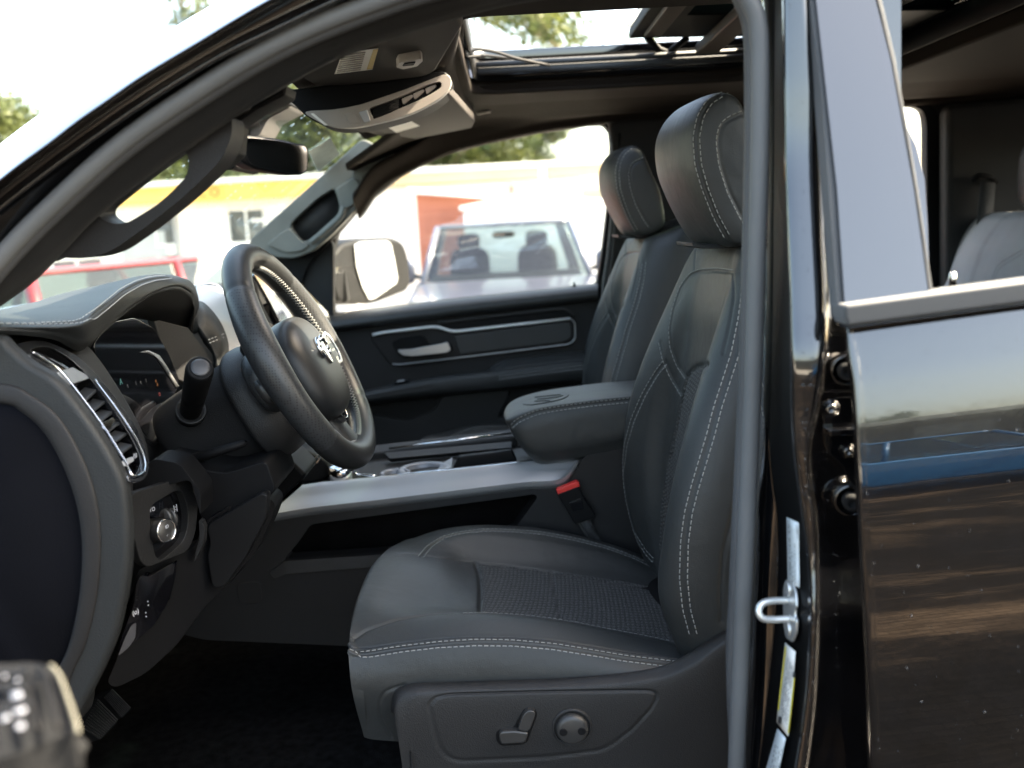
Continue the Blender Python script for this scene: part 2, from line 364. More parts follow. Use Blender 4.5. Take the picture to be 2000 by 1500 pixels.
SCREEN = mat('display_glass', (.004, .004, .005), .06, coat=1, spec=.6, var=(3, .2, .02))
BELT = mat('belt_webbing', (.03, .03, .03), .7, bump=[('n', 900, .5, .0006)], var=(200, .3))
# ---------------------------------------------------------------- the truck
TRUCK = thing('pickup_truck', (0.3, 1.0, -0.35), 'black pickup with its driver door open, grey stitched seats and open sunroof', 'pickup truck')
ty = 0.84      # passenger seat is the driver seat moved across by this much
# ================================================================ front seat (cushion is the part, the rest its sub-parts)
def seat_cushion():
    Y = [.345, .322, .330, .345, .395, .46, .58, .70, .765, .815, .835]
    px = [
     [(716, 1440), (712, 1440), (735, 1445), (820, 1450), (950, 1450), (1100, 1450), (1230, 1440), (1340, 1420), (1400, 1400)],
     [(712, 1370), (690, 1360), (706, 1352), (800, 1350), (940, 1345), (1090, 1345), (1225, 1340), (1330, 1330), (1400, 1320)],
     [(705, 1300), (682, 1288), (697, 1290), (785, 1279), (930, 1266), (1080, 1276), (1220, 1295), (1325, 1303), (1400, 1300)],
     [(710, 1272), (683, 1258), (696, 1267), (782, 1256), (930, 1243), (1080, 1251), (1220, 1274), (1330, 1286), (1400, 1288)],
     [(716, 1260), (686, 1216), (712, 1206), (800, 1207), (930, 1201), (1080, 1212), (1210, 1238), (1320, 1262), (1400, 1272)],
     [(730, 1240), (698, 1172), (724, 1160), (805, 1178), (928, 1190), (1080, 1207), (1210, 1230), (1320, 1252), (1400, 1262)],
     [(752, 1190), (722, 1120), (748, 1102), (840, 1118), (934, 1145), (1080, 1163), (1200, 1182), (1310, 1200), (1400, 1215)],
     [(780, 1150), (752, 1086), (775, 1072), (858, 1082), (930, 1100), (1078, 1114), (1190, 1130), (1300, 1148), (1400, 1165)],
     [(800, 1130), (775, 1070), (796, 1058), (866, 1046), (950, 1044), (1080, 1058), (1190, 1080), (1290, 1110), (1380, 1140)],
     [(840, 1130), (800, 1064), (822, 1050), (874, 1034), (955, 1027), (1068, 1035), (1185, 1062), (1285, 1098), (1370, 1130)],
     [(850, 1160), (820, 1090), (836, 1088), (885, 1085), (960, 1080), (1070, 1088), (1185, 1112), (1280, 1150), (1370, 1180)]]
    G = [[P(u, v, y) for u, v in row] for row, y in zip(px, Y)]
    S = Surf(G, 34, 42, inside=(.05, .58, .85))
    mb = MB()
    # piping line and the double stitch under it
    line = [(681, 1259), (690, 1267), (720, 1266), (782, 1256), (860, 1247), (930, 1243), (1000, 1244), (1080, 1251), (1150, 1262), (1220, 1274), (1330, 1287)]
    p0, n0 = S.pick(line); S.groove(p0, .002, .0025)
    lo = [(u, v + 12) for u, v in line]; p1, n1 = S.pick(lo); S.groove(p1, .002, .0016); dashes(mb, p1, n1, off=-.0042); mb.cut(); dashes(mb, p1, n1, off=.0042); mb.cut()
    p2, n2 = S.pick([(682, 1262), (690, 1270), (720, 1269.5), (782, 1259.5), (860, 1250.5), (930, 1246.5), (1000, 1247.5), (1080, 1254.5), (1150, 1265.5), (1220, 1277.5), (1330, 1290)])
    # inner near stitch, far double stitch, seams round the cloth
    inn = [(905, 1197), (960, 1197), (1010, 1200), (1060, 1205), (1120, 1214), (1200, 1230), (1270, 1243), (1335, 1257)]
    offset_seam(S, inn, mb, offs=(.004,), gw=.003, gd=.003)
    far = [(822, 1088), (840, 1066), (868, 1049), (905, 1040), (950, 1036), (1000, 1037), (1060, 1042), (1120, 1053), (1180, 1068), (1240, 1090), (1285, 1112)]
    offset_seam(S, far, mb, offs=(-.0045, .0045))
    offset_seam(S, [(935, 1101), (990, 1106), (1080, 1118), (1160, 1130), (1240, 1143), (1310, 1160)], mb, offs=(), gw=.004, gd=.004)
    p, n = S.pick([(930, 1099), (938, 1120), (941, 1150), (940, 1196)]); S.groove(p, .004, .006)
    p, n = S.pick([(1078, 1116), (1084, 1150), (1092, 1180), (1096, 1212)]); S.groove(p, .003, .003)
    for ln in ([(905, 1195), (840, 1199), (770, 1212), (715, 1232), (690, 1250)], [(928, 1098), (880, 1092), (840, 1086), (800, 1080), (775, 1080)]):
        p, n = S.pick(ln); S.groove(p, .003, .0022)
    p, n = S.pick([(765, 1440), (742, 1400), (740, 1372), (752, 1350), (790, 1338)]); S.groove(p, .002, .002)
    cloth = [(932, 1100), (1080, 1117), (1180, 1131), (1310, 1150), (1420, 1165), (1420, 1268), (1335, 1256), (1200, 1229), (1110, 1212), (1010, 1199), (941, 1197), (943, 1150), (939, 1118)]
    o = S.build('front_seat', [LEATHER, FABRIC], TRUCK, masks=[(1, cloth)])
    mb2 = MB().tube(p2 + n2 * .0004, .0022, k=8); mb2.build('piping', LEATHER2, o)
    return o, mb
SEAT, TH = seat_cushion()
def backrest():
    #      z     xf    w     d     T    tilt
    lv = [(.895, .235, .215, .010, .15),
          (.93, .225, .235, .03, .16),
          (.98, .208, .252, .050, .17),
          (1.06, .193, .262, .066, .18),
          (1.14, .192, .266, .072, .19),
          (1.22, .203, .262, .070, .19),
          (1.29, .224, .252, .058, .185),
          (1.35, .247, .238, .044, .19),
          (1.40, .268, .226, .028, .19),
          (1.44, .285, .216, .018, .185),
          (1.475, .300, .204, .012, .175),
          (1.497, .313, .185, .010, .16),
          (1.505, .335, .150, .006, .12)]
    G = []
    for z, xf, w_, d, T in lv:
        nb = .015 * math.exp(-((z - 1.06) / .09) ** 2)
        lp = [(-w_ * .98, .10), (-w_, .055), (-w_ + .012, .016), (-w_ + .042, .0), (-w_ + .082, d * .35 + .001), (-w_ + .115, d * .92), (-w_ * .30, d * 1.0), (0, d * 1.02),
              (w_ * .30, d), (w_ - .115, d * .92), (w_ - .082, d * .35 + .001), (w_ - .042, 0), (w_ - .012, .016), (w_, .055), (w_ * .98, .10), (w_ - .03, T), (0, T + .012), (-w_ + .03, T)]
        tl = -.10 + .42 * max(0, min(1, (z - 1.30) / .16)); G.append([(xf + x - (nb * (1, 1.0, 1.0, 1, .8)[i] if i < 5 else 0), .58 + y, z + tl * x) for i, (y, x) in enumerate(lp)])
    S = Surf(G, 24, 16, ct=True, inside=(.33, .58, 1.2), caps=True)
    return S
TH.build('stitching', THREAD, SEAT, smooth=False); TH = MB()
S = backrest()
near = [(1354, 1238), (1341, 1190), (1335, 1130), (1337, 1060), (1345, 1000), (1358, 950), (1373, 900), (1388, 850), (1402, 795), (1420, 740), (1436, 690), (1450, 620), (1456, 560)]
offset_seam(S, near, TH, offs=(-.005, .005))
offset_seam(S, [(1437, 985), (1428, 1020), (1414, 1080), (1408, 1150), (1410, 1215)], TH, offs=(), gw=.003, gd=.003)
farb = [(1276, 1094), (1262, 1080), (1238, 1040), (1222, 990), (1216, 930), (1222, 870), (1236, 820), (1258, 770), (1283, 728), (1300, 707)]
offset_seam(S, farb, TH, offs=(-.0045, .0045))
# seam under the shoulder panel
offset_seam(S, [(1290, 668), (1297, 700), (1312, 735), (1332, 770)], TH, offs=(.004,))
# upper panel stitch
offset_seam(S, [(1431, 532), (1400, 528), (1365, 530), (1347, 537), (1330, 560), (1316, 600), (1309, 640), (1312, 680), (1325, 715), (1341, 738)], TH, offs=(.0035,))
offset_seam(S, [(1431, 532), (1434, 580), (1424, 640), (1412, 690)], TH, offs=())
offset_seam(S, [(1360, 484), (1357, 505), (1356, 527)], TH, offs=())
offset_seam(S, [(1341, 738), (1352, 722), (1366, 715), (1380, 714)], TH, offs=(), gw=.004, gd=.005)
for ln in ([(1341, 740), (1330, 790), (1318, 850), (1310, 890)], ):
    p, n = S.pick(ln); S.groove(p, .005, .006)
cl = [(1341, 740), (1352, 722), (1368, 713), (1386, 713), (1401, 721), (1392, 745), (1370, 790), (1348, 850), (1328, 920), (1314, 980), (1306, 1050), (1306, 1120), (1318, 1250), (1296, 1140), (1288, 1060), (1292, 980), (1306, 900), (1320, 830)]
SB = S.build('backrest', [LEATHER, FABRIC], SEAT, masks=[(1, cl, lambda c: (c[:, 1] > .44) & (c[:, 1] < .76) & (c[:, 0] < .42))])
def headrest():
    zc = 0
    side = [(1413, 180), (1385, 195), (1366, 228), (1358, 268), (1362, 322), (1376, 370), (1398, 425), (1424, 470), (1455, 478), (1500, 455), (1515, 420), (1500, 330), (1475, 270), (1450, 205), (1436, 186)]
    A = L(side, .452); cx = A.mean(0)
    G = []
    for y, sc, fr in ((.4435, .25, 0), (.444, .60, 0), (.4475, .90, 0), (.458, 1.0, .006), (.49, 1.03, .016), (.535, 1.035, .022), (.58, 1.04, .024), (.625, 1.035, .022), (.67, 1.03, .016), (.702, 1.0, .006), (.7125, .90, 0), (.716, .60, 0), (.7165, .25, 0)):
        q = cx + (A - cx) * sc; q[:, 1] = y
        for i in range(len(q)):
            k = max(0, (cx[0] + .02 - A[i, 0]) / .09); q[i, 0] -= fr * min(1, k) * 1.3
        G.append(q)
    return Surf(G, 12, 12, ct=True, inside=tuple(np.array([cx[0], .58, cx[2]])), caps=True)
TH.build('stitching', THREAD, SEAT, smooth=False); TH = MB()
H = headrest()
offset_seam(H, [(1416, 181), (1386, 198), (1368, 228), (1360, 268), (1364, 322), (1378, 370), (1400, 425), (1424, 468)], TH, offs=(-.0045, .0045), gw=.002, gd=.0015)
offset_seam(H, [(1450, 222), (1425, 232), (1409, 246), (1403, 275), (1408, 320), (1425, 375), (1450, 425), (1470, 452)], TH, offs=(.0035,))
HR = H.build('headrest', LEATHER, SEAT)
plate('headrest_base_flap', L([(1352, 474), (1372, 478), (1420, 476), (1456, 470), (1456, 478), (1420, 484), (1372, 486), (1354, 482)], .50), .12, LEATHER2, SEAT, bevel=.001)
for yy in (.53, .63): tube('headrest_post', [(.34, yy, 1.47), (.345, yy, 1.53)], .006, CHROME, SEAT)
TH.build('stitching', THREAD, SEAT, smooth=False)
# seat base shield with switches
def shield():
    rows = []
    top = [(764, 1392), (766, 1366), (775, 1347), (800, 1337), (830, 1334), (960, 1330), (1100, 1325), (1220, 1315), (1290, 1302), (1340, 1280), (1385, 1250), (1440, 1215), (1500, 1170)]
    ed = [(768, 1392), (772, 1372), (786, 1358), (808, 1350), (835, 1347), (960, 1343), (1100, 1338), (1225, 1328), (1296, 1316), (1350, 1292), (1392, 1262), (1446, 1226), (1506, 1182)]
    rows.append([P(u + 14, v - 4, .40) for u, v in top]); rows.append([P(u + 2, v - 1, .345) for u, v in top]); rows.append([P(u, v, .318) for u, v in top]); rows.append([P(u, v, .302) for u, v in ed])
    rows.append([P(u + (6 if i < 3 else 0), v + 22 + (8 if i < 3 else 0), .296) for i, (u, v) in enumerate(ed)])
    rows.append([P(u + (14 if i < 3 else 0), v + 80, .294) for i, (u, v) in enumerate(ed)])
    rows.append([P(u + (24 if i < 3 else 0), v + 160, .296) for i, (u, v) in enumerate(ed)])
    rows.append([P(u + (34 if i < 3 else 0), v + 300, .30) for i, (u, v) in enumerate(ed)])
    S = Surf(rows, 26, 22, inside=(.1, .6, .9))
    ol = [(838, 1378), (850, 1362), (880, 1356), (1060, 1351), (1255, 1349), (1278, 1350), (1285, 1360), (1272, 1385), (1235, 1425), (1195, 1455), (1170, 1466), (1080, 1478), (900, 1487), (875, 1480), (858, 1460), (846, 1420)]
    p, n = S.pick(ol + ol[:1]); S.groove(p, .0016, .0025)
    q, n = S.pick([(1425, 1235), (1380, 1265), (1340, 1310), (1320, 1345), (1300, 1400), (1250, 1440), (1200, 1490)])
    return S.build('side_shield', PLASTICL, SEAT, thick=.004)
SH = shield()
def switch():
    y = .2905; m = MB()
    o = plate('switch_well', L([(967, 1435), (973, 1424), (1003, 1420), (1010, 1405), (1023, 1386), (1033, 1382), (1046, 1385), (1050, 1396), (1040, 1425), (1030, 1450), (1022, 1455), (980, 1458), (970, 1450)], .2935), .006, DARK, SH, r=.006, bevel=.0015)
    plate('switch_key', L([(974, 1438), (978, 1430), (1005, 1428), (1033, 1432), (1026, 1452), (978, 1455)], .284), .012, GRIPM, SH, r=.004, bevel=.003)
    plate('switch_key', L([(1012, 1424), (1020, 1400), (1030, 1388), (1044, 1389), (1046, 1398), (1036, 1424), (1030, 1430), (1016, 1428)], .285), .012, GRIPM, SH, r=.004, bevel=.003)
    c = P(1117, 1419, .295)
    lathe('knob_collar', c, (0, -1, 0), [(0, .026), (.002, .0255), (.004, .0235), (.002, .0225), (-.002, .022)], PLASTICL, SH, 48)
    k = lathe('lumbar_knob', c, (0, -1, 0), [(-.002, .021), (.007, .0205), (.0105, .0185), (.012, .015), (.0125, .0001)], GRIPM, SH, 48)
    for sx in (-1, 1): lathe('knob_dimple', c + np.array([sx * .0115, -.0118, .0]), (0, -1, 0), [(-.001, .0052), (.001, .0050), (.0012, .004), (.0004, .0001)], DARK, SH, 24)
GRIPM = mat('switch_plastic', (.028, .027, .026), .38, bump=[('n', 600, .1, .0003)], var=(20, .1))
switch()
# passenger seat: same parts again
def copy_seat(o, dy):
    c = o.copy(); COL.objects.link(c); c.parent = o.parent; c.matrix_parent_inverse = o.matrix_parent_inverse.copy(); c.location = (0, dy, 0)
    for ch in list(o.children):
        d = ch.copy(); COL.objects.link(d); d.parent = c
    return c
for a in list(SH.children): a.parent = SEAT       # keep to three levels
SEAT2 = copy_seat(SEAT, ty)
# ================================================================ near pillars, seals, rear door
def vlerp(tab, v):
    a = np.array(tab, float); return np.interp(v, a[:, 0], a[:, 1])
def rowline(pts, us):
    """smooth pixel line resampled to a fixed number of points"""
    d = cr(pts, 10); s = np.r_[0, np.cumsum(np.linalg.norm(np.diff(d, axis=0), axis=1))]; t = np.linspace(0, s[-1], us)
    return np.stack([np.interp(t, s, d[:, 0]), np.interp(t, s, d[:, 1])], -1)
NA = 26
ap = [([(-180, 430), (0, 281), (63, 234), (161, 164), (297, 80), (424, 4), (620, -90), (900, -190), (1400, -260)], .30),
      ([(-180, 440), (0, 290), (63, 243), (161, 173), (300, 88), (428, 13), (620, -82), (900, -180), (1400, -250)], .22),
      ([(-180, 470), (0, 318), (66, 268), (150, 205), (300, 110), (470, 14), (640, -70), (900, -150), (1400, -230)], .13),
      ([(-180, 505), (0, 350), (70, 299), (140, 244), (210, 195), (280, 146), (350, 104), (420, 62), (507, 9), (680, -75), (900, -135), (1400, -200)], .072),
      ([(-180, 512), (0, 357), (70, 306), (140, 251), (210, 202), (280, 152), (350, 110), (420, 68), (512, 14), (680, -68), (900, -128), (1400, -194)], .078),
      ([(-180, 518), (0, 366), (140, 259), (280, 162), (420, 78), (520, 22), (680, -60), (900, -120), (1400, -188)], .105),
      ([(-180, 545), (0, 392), (140, 286), (280, 188), (420, 102), (530, 46), (700, -30), (900, -96), (1400, -170)], .110),
      ([(-180, 550), (0, 397), (140, 291), (280, 192), (420, 106), (532, 50), (700, -26), (900, -92), (1400, -166)], .098),
      ([(-180, 566), (0, 412), (140, 305), (280, 207), (420, 119), (540, 60), (700, -16), (900, -82), (1400, -158)], .097),
      ([(-180, 572), (0, 418), (140, 311), (280, 213), (420, 125), (545, 64), (700, -10), (900, -76), (1400, -152)], .115),
      ([(-180, 640), (0, 480), (105, 378), (245, 255), (420, 136), (560, 56), (700, -2), (900, -60), (1400, -130)], .125),
      ([(-180, 690), (0, 530), (140, 400), (280, 290), (420, 190), (560, 105), (700, 40), (900, -20), (1400, -90)], .14)]
G = [[P(u, v, y) for u, v in rowline(r, NA)] for r, y in ap]
GG = []
for j in range(NA):
    GG.append(fillet([g[j] for g in G], .004, 3, closed=False))
Surf(GG, 3, 1, inside=(-.2, .8, 1.4)).build('a_pillar', PAINT, TRUCK)
seal_a = [(-120, 655), (0, 505), (105, 398), (245, 274), (420, 155), (560, 75), (700, 16), (860, -36), (1050, -70), (1250, -84), (1380, -76), (1432, -50), (1462, 0), (1481, 60), (1484, 200), (1482, 350), (1478, 500), (1472, 700), (1466, 850), (1459, 1000), (1452, 1150), (1446, 1300), (1438, 1500), (1432, 1620)]
path = cr(L(seal_a, .118), 10)
MB().tube(path, .0090, k=14).build('door_seal', SEALM, TRUCK)
flap = L([(u - 12 if u > 1440 else u + 3, v if u > 1440 else v + 16) for u, v in seal_a], .126)
MB().tube(cr(flap, 10), .0088, k=10).build('door_seal_lip', mat('seal_lip', (.055, .056, .058), .6, spec=.3, bump=[('n', 500, .1, .0004)], var=(8, .12, .04)), TRUCK)
# cloth covered roof rail trim inside the seal
tr = [([(-150, 640), (0, 508), (105, 410), (245, 288), (420, 172), (560, 92), (700, 30), (900, -25), (1150, -75), (1500, -100)], .125),
      ([(-150, 655), (0, 535), (105, 430), (245, 306), (420, 190), (560, 108), (700, 46), (900, -8), (1150, -60), (1500, -85)], .128),
      ([(-150, 675), (20, 550), (120, 452), (260, 333), (430, 216), (570, 134), (700, 70), (900, 8), (1150, -42), (1500, -70)], .145),
      ([(-150, 690), (50, 548), (150, 456), (290, 343), (440, 238), (580, 155), (700, 92), (900, 24), (1100, -20), (1500, -60)], .165),
      ([(-150, 700), (70, 548), (192, 420), (350, 299), (455, 228), (560, 168), (666, 114), (900, 35), (1100, -6), (1500, -50)], .19),
      ([(-150, 690), (75, 530), (200, 400), (360, 285), (460, 215), (565, 155), (670, 104), (905, 28), (1105, -14), (1500, -58)], .24)]
G = [[P(u, v, y) for u, v in rowline(r, 22)] for r, y in tr]
S = Surf(G, 10, 8, inside=(-.2, .8, 1.3)); 
for pl in ([(310, 335), (450, 232), (560, 160), (650, 112)], [(475, 204), (487, 221)], [(655, 88), (668, 100), (668, 112)]):
    p, n = S.pick(pl); S.groove(p, .0016, .002)
S.build('roof_rail_trim', RUBBERD, TRUCK)
# grab handle on the near pillar
plate('grab_handle', L([(60, 520), (140, 455), (192, 405), (300, 318), (420, 232), (452, 222), (454, 262), (434, 311), (367, 378), (266, 458), (210, 495), (157, 507), (101, 500)], .185), .045, PLASTIC, TRUCK,
      holes=[L([(354, 280), (371, 316), (365, 343), (335, 376), (300, 405), (246, 437), (212, 437), (186, 418), (200, 395), (260, 350)], .185)], r=.02, bevel=.008, seg=4)
plate('pillar_trim', L([(400, 260), (455, 226), (560, 165), (556, 186), (500, 214), (462, 240), (456, 300), (420, 330), (450, 262)], .24), .05, DARK, TRUCK, bevel=.003)
# ---- B pillar jamb
VR = [-150, -60, 0, 150, 300, 450, 600, 700, 800, 870, 950, 1000, 1100, 1200, 1300, 1400, 1500, 1600, 1850, 2150, 2450]
a_ = [(-150, 1490), (0, 1494), (300, 1503), (600, 1499), (750, 1494), (900, 1487), (1000, 1481), (1150, 1475), (1300, 1468), (1500, 1455), (1600, 1450)]
c_ = [(-150, 1508), (0, 1510), (300, 1509), (640, 1506), (800, 1502), (870, 1501), (950, 1508), (1000, 1515), (1100, 1518), (1200, 1513), (1350, 1499), (1500, 1481), (1600, 1470)]
r2 = [(-150, 1522), (0, 1527), (300, 1531), (640, 1543), (800, 1544), (900, 1549), (1000, 1563), (1100, 1575), (1250, 1580), (1400, 1566), (1500, 1551), (1600, 1535)]
s2 = [(-150, 1566), (0, 1578), (300, 1600), (640, 1612), (760, 1600), (850, 1582), (900, 1570), (1000, 1588), (1100, 1592), (1250, 1593), (1400, 1583), (1500, 1570), (1600, 1556)]
def xk(u, x): return x * FPX / (u - 1000) - .775
rows = []
for v in VR:
    a, c, r, s = (vlerp(t, v) for t in (a_, c_, r2, s2))
    up = max(0, min(1, (700 - v) / 900)) * .03
    pc = P(c + 2, v, .128 + up)
    yr = max(.04, (pc[0] + .002) * FPX / (r - 1000) - .775) if v > -200 else .05
    # find the depth where the same x appears at column r
    ys = np.linspace(.03, .15, 61); yr = ys[np.argmin([abs(P(r, v, q)[0] - pc[0] - .001) for q in ys])]
    yr = min(yr, .046 + up + .035 * max(0, min(1, (700 - v) / 380)))
    pts = [P(a - 8, v, .175 + up), P(a, v, .145 + up), P((a + c) / 2 - 2, v, .134 + up), P(c, v, .128 + up), pc, P(r, v, yr), P(r + 5, v, yr - .008), P((r + s) / 2 + 2, v, yr - .010), P(s, v, yr - .011), P(s + 4, v, yr + .03), P(s + 40, v, yr + .032), P(1760, v, yr + .034)]
    rows.append(fillet(pts, .005, 4, closed=False))
SBP = Surf(rows, 6, 1, inside=(.5, .3, 1.3))
JAMB = mat('jamb_dark_reflection', (.0015, .0015, .0017), .5, spec=.1, var=(30, .2))  # duller, darker copy of the black paint: a dark reflection put into the material
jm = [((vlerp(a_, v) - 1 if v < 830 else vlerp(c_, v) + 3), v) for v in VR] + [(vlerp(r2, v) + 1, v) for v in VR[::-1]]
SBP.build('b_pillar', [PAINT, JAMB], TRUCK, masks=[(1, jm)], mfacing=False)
BP = bpy.data.objects['b_pillar']
def onjamb(u, v, off=0.0):
    c = vlerp(c_, v); pc = P(c + 2, v, .128 + max(0, min(1, (700 - v) / 900)) * .03)
    ys = np.linspace(.0, .16, 321); x0 = pc[0] + .0005 - off
    return P(u, v, ys[np.argmin([abs(P(u, v, q)[0] - x0) for q in ys])])
def sticker(name, quad, matl, off=.0012):
    pts = np.array([onjamb(u, v, off) for u, v in quad])
    # rows along the length so that it follows the curve of the jamb
    n = 8; V = []
    for t in np.linspace(0, 1, n):
        for k in range(3):
            s = k / 2; A = pts[0] * (1 - t) + pts[3] * t; B = pts[1] * (1 - t) + pts[2] * t; uv = proj((A * (1 - s) + B * s)[None])[0]; V.append(onjamb(uv[0], uv[1], off))
    F = [(i * 3 + k, i * 3 + k + 1, (i + 1) * 3 + k + 1, (i + 1) * 3 + k) for i in range(n - 1) for k in range(2)]
    o = mesh(name, V, F, matl, BP); o.modifiers.new('s', 'SOLIDIFY').thickness = .0004
    return o
sticker('tyre_label', [(1537, 1010), (1560, 1021), (1562, 1148), (1539, 1137)], PAPER)
sticker('warning_label', [(1534, 1255), (1554, 1273), (1540, 1438), (1517, 1410)], PAPERW)
sticker('vin_label', [(1519, 1423), (1535, 1442), (1518, 1520), (1494, 1510)], PAPER)
def jline(mb, u0, v0, u1, v1, w_, off=.0022, n=5, dash=0):
    N = max(2, int(abs(v1 - v0) / 3)) if dash else n
    ts = np.linspace(0, 1, N + 1)
    for i in range(N):
        if dash and random.random() < dash: continue
        t0, t1 = ts[i], ts[i] + (ts[i + 1] - ts[i]) * (.75 if dash else 1.0)
        q = [(u0 + (u1 - u0) * t, v0 + (v1 - v0) * t) for t in (t0, t1)]
        A = [onjamb(q[0][0], q[0][1], off), onjamb(q[0][0] + w_, q[0][1] + w_ * .5, off), onjamb(q[1][0] + w_, q[1][1] + w_ * .5, off), onjamb(q[1][0], q[1][1], off)]
        mb.add(A, [(0, 1, 2, 3)])
mb = MB()
jline(mb, 1541, 1050, 1543, 1130, 1.6, dash=.15); jline(mb, 1546, 1075, 1548, 1135, 1.4, dash=.4); jline(mb, 1551, 1062, 1552, 1140, 1.3, dash=.4); jline(mb, 1555, 1025, 1557, 1060, 1.5, dash=.2); jline(mb, 1539, 1016, 1541, 1042, 1.5, dash=.2)
mb.build('print', INK, BP, smooth=False); mb = MB()
for k in range(6): jline(mb, 1538 - k * .1 + k * 2.2, 1285 + k * 3, 1524 + k * 2.4, 1395 + k * 4, .9, dash=.25)
mb.build('print', INK, BP, smooth=False); mb = MB()
for k in range(4): jline(mb, 1514 + k * 4.2, 1455 + k * 3, 1505 + k * 4.2, 1500 + k * 3, 1.4, dash=.3)
jline(mb, 1549, 1312, 1548, 1322, 5, n=1); jline(mb, 1521, 1398, 1519, 1412, 6, n=2)
mb.build('print', INK, BP, smooth=False)
mb = MB(); jline(mb, 1533.5, 1262, 1519, 1386, 2.2, off=.0019); mb.build('yellow_stripe', YELLOW, BP, smooth=False); mb = MB(); jline(mb, 1550, 1323, 1538.5, 1431, 2.6, off=.0019)
mb.build('yellow_stripe', YELLOW, BP, smooth=False)
# striker
c = onjamb(1548, 1190, 0); e1 = onjamb(1548, 1140, 0) - onjamb(1548, 1240, 0); e1 /= np.linalg.norm(e1); nx = np.array([-1, 0, 0.]); e2 = np.cross(nx, e1); e2 /= np.linalg.norm(e2)
q = [(-.030, -.011), (-.018, -.020), (.018, -.020), (.028, -.012), (.028, .012), (.018, .022), (.006, .024), (.004, .019), (-.004, .019), (-.006, .024), (-.018, .022), (-.030, .010)]
if e2[1] > 0: e2 = -e2
ST = plate('striker_plate', [c + e1 * a + e2 * b + nx * .001 for a, b in q], nx * .0028, STEEL, BP, r=.004, bevel=.001)
plate('striker_spacer', [c + e1 * a * 1.02 + e2 * (b - .002) for a, b in q], nx * .0012, DARK, BP, r=.004, bevel=0)
lp = [c + nx * .003 + e1 * .008 - e2 * .004, c + nx * .018 + e1 * .009 - e2 * .002, c + nx * .030 + e1 * .007 + e2 * 0, c + nx * .034 + e1 * .0 + e2 * 0.002, c + nx * .030 - e1 * .007 + e2 * .002, c + nx * .018 - e1 * .009, c + nx * .003 - e1 * .009]
tube('striker_loop', cr(lp, 8), .0036, STEEL, BP, k=12)
for s in (1, -1):
    b = c + e1 * .0195 * s + nx * .0035 + e2 * -.002
    lathe('striker_bolt', b, nx, [(-.001, .0072), (.0015, .007), (.0022, .0058), (.001, .004), (.0008, .0001)], STEEL, BP, 24)
# door latch reflection pin / wiring seen at the jamb foot is left to the paint
# ---- rear door
hemL = [(-1, 0)]
hl = [(598, 1648), (640, 1650), (700, 1653), (760, 1662), (850, 1667), (1000, 1672), (1200, 1684), (1400, 1693), (1500, 1695), (1650, 1700)]
hr = [(598, 1656), (640, 1662), (700, 1676), (760, 1683), (850, 1688), (1000, 1694), (1200, 1708), (1400, 1714), (1500, 1717), (1650, 1722)]
rows = []
for v in [604, 622, 650, 700, 760, 850, 950, 1050, 1200, 1350, 1480, 1600, 1900, 2300]:
    yb = np.interp(v, [604, 640, 720, 800, 900, 1000, 1200, 1400, 1500, 1600], [.024, .016, .006, -.0015, -.008, -.0115, -.0135, -.011, -.008, -.004])
    a, b = vlerp(hl, v), vlerp(hr, v)
    k = [(a + 6, yb + .035), (a + 1, yb + .02), (a, yb + .010), (a + (b - a) * .35, yb + .001), (b, yb), (b + 8, yb)]
    row = [P(u, v, y) for u, y in k]
    for i in range(1, 8):
        u = b + 8 + i * 75; dv = -.145 * (u - b) * (1 if v < 1000 else 1 + (v - 1000) / 1500)
        row.append(P(u, v + dv, yb))
    for x in (.62, .80, 1.0, 1.25): row.append(row[-1] + np.array([x - row[-1][0], 0, 0]) if x > row[-1][0] else row[-1] + np.array([.01, 0, 0]))
    rows.append(row)
SD = Surf(rows, 14, 6, inside=(.6, .3, 1.2))
RD = SD.build('rear_door', PAINT, TRUCK)
_e = P(2150, 550, -.004)
plate('belt_moulding', [_e + [0, 0, .019], _e + [1.25 - _e[0], 0, .019], _e + [1.25 - _e[0], 0, -.019], _e + [0, 0, -.019]], .035, RUBBER, RD, bevel=.003)
plate('belt_moulding', L([(1650, 596), (1820, 571), (2010, 548), (2150, 530), (2150, 570), (2010, 590), (1820, 615), (1657, 637), (1651, 620)], -.004), .035, RUBBER, RD, bevel=.003)
plate('moulding_lip', L([(1656, 638), (1820, 616), (2010, 591), (2150, 571), (2150, 577), (2010, 597), (1820, 621), (1658, 643)], .002), .03, GLOSSP, RD, bevel=.001)
def ytop(v): return .012 + max(0, (600 - v)) * .00013
def LF(pts, off=0): return np.array([P(u, v, ytop(v) + off) for u, v in pts])
plate('window_frame_applique', LF([(1560, -160), (1594, 0), (1616, 200), (1635, 370), (1650, 593), (1813, 570), (1800, 470), (1785, 370), (1762, 250), (1740, 120), (1712, 0), (1670, -160)]), .012, APPL, RD, r=.001, bevel=.0025)
plate('window_channel', LF([(1667, -160), (1714, 0), (1743, 120), (1765, 250), (1788, 370), (1803, 470), (1816, 570), (1822, 569), (1808, 465), (1793, 365), (1770, 245), (1749, 115), (1722, 0), (1678, -160)], .004), .03, RUBBER, RD, r=.001, bevel=.001)
plate('door_frame_edge', LF([(1545, -160), (1582, 0), (1604, 180), (1620, 370), (1635, 600), (1648, 600), (1634, 370), (1615, 200), (1593, 0), (1558, -160)], .004), .02, RUBBER, RD, r=.001, bevel=.003)
plate('frame_inner_panel', LF([(1772, 250), (1790, 285), (1806, 350), (1812, 440), (1816, 568), (1800, 570), (1790, 440)], .06), .02, APPL, RD, r=.001, bevel=.002)
tube('lock_pin', [P(1861, 575, .10), P(1861, 548, .10), P(1861, 534, .10), P(1861, 530, .10)], [.0036, .0036, .0036, .0022], CHROME, RD)
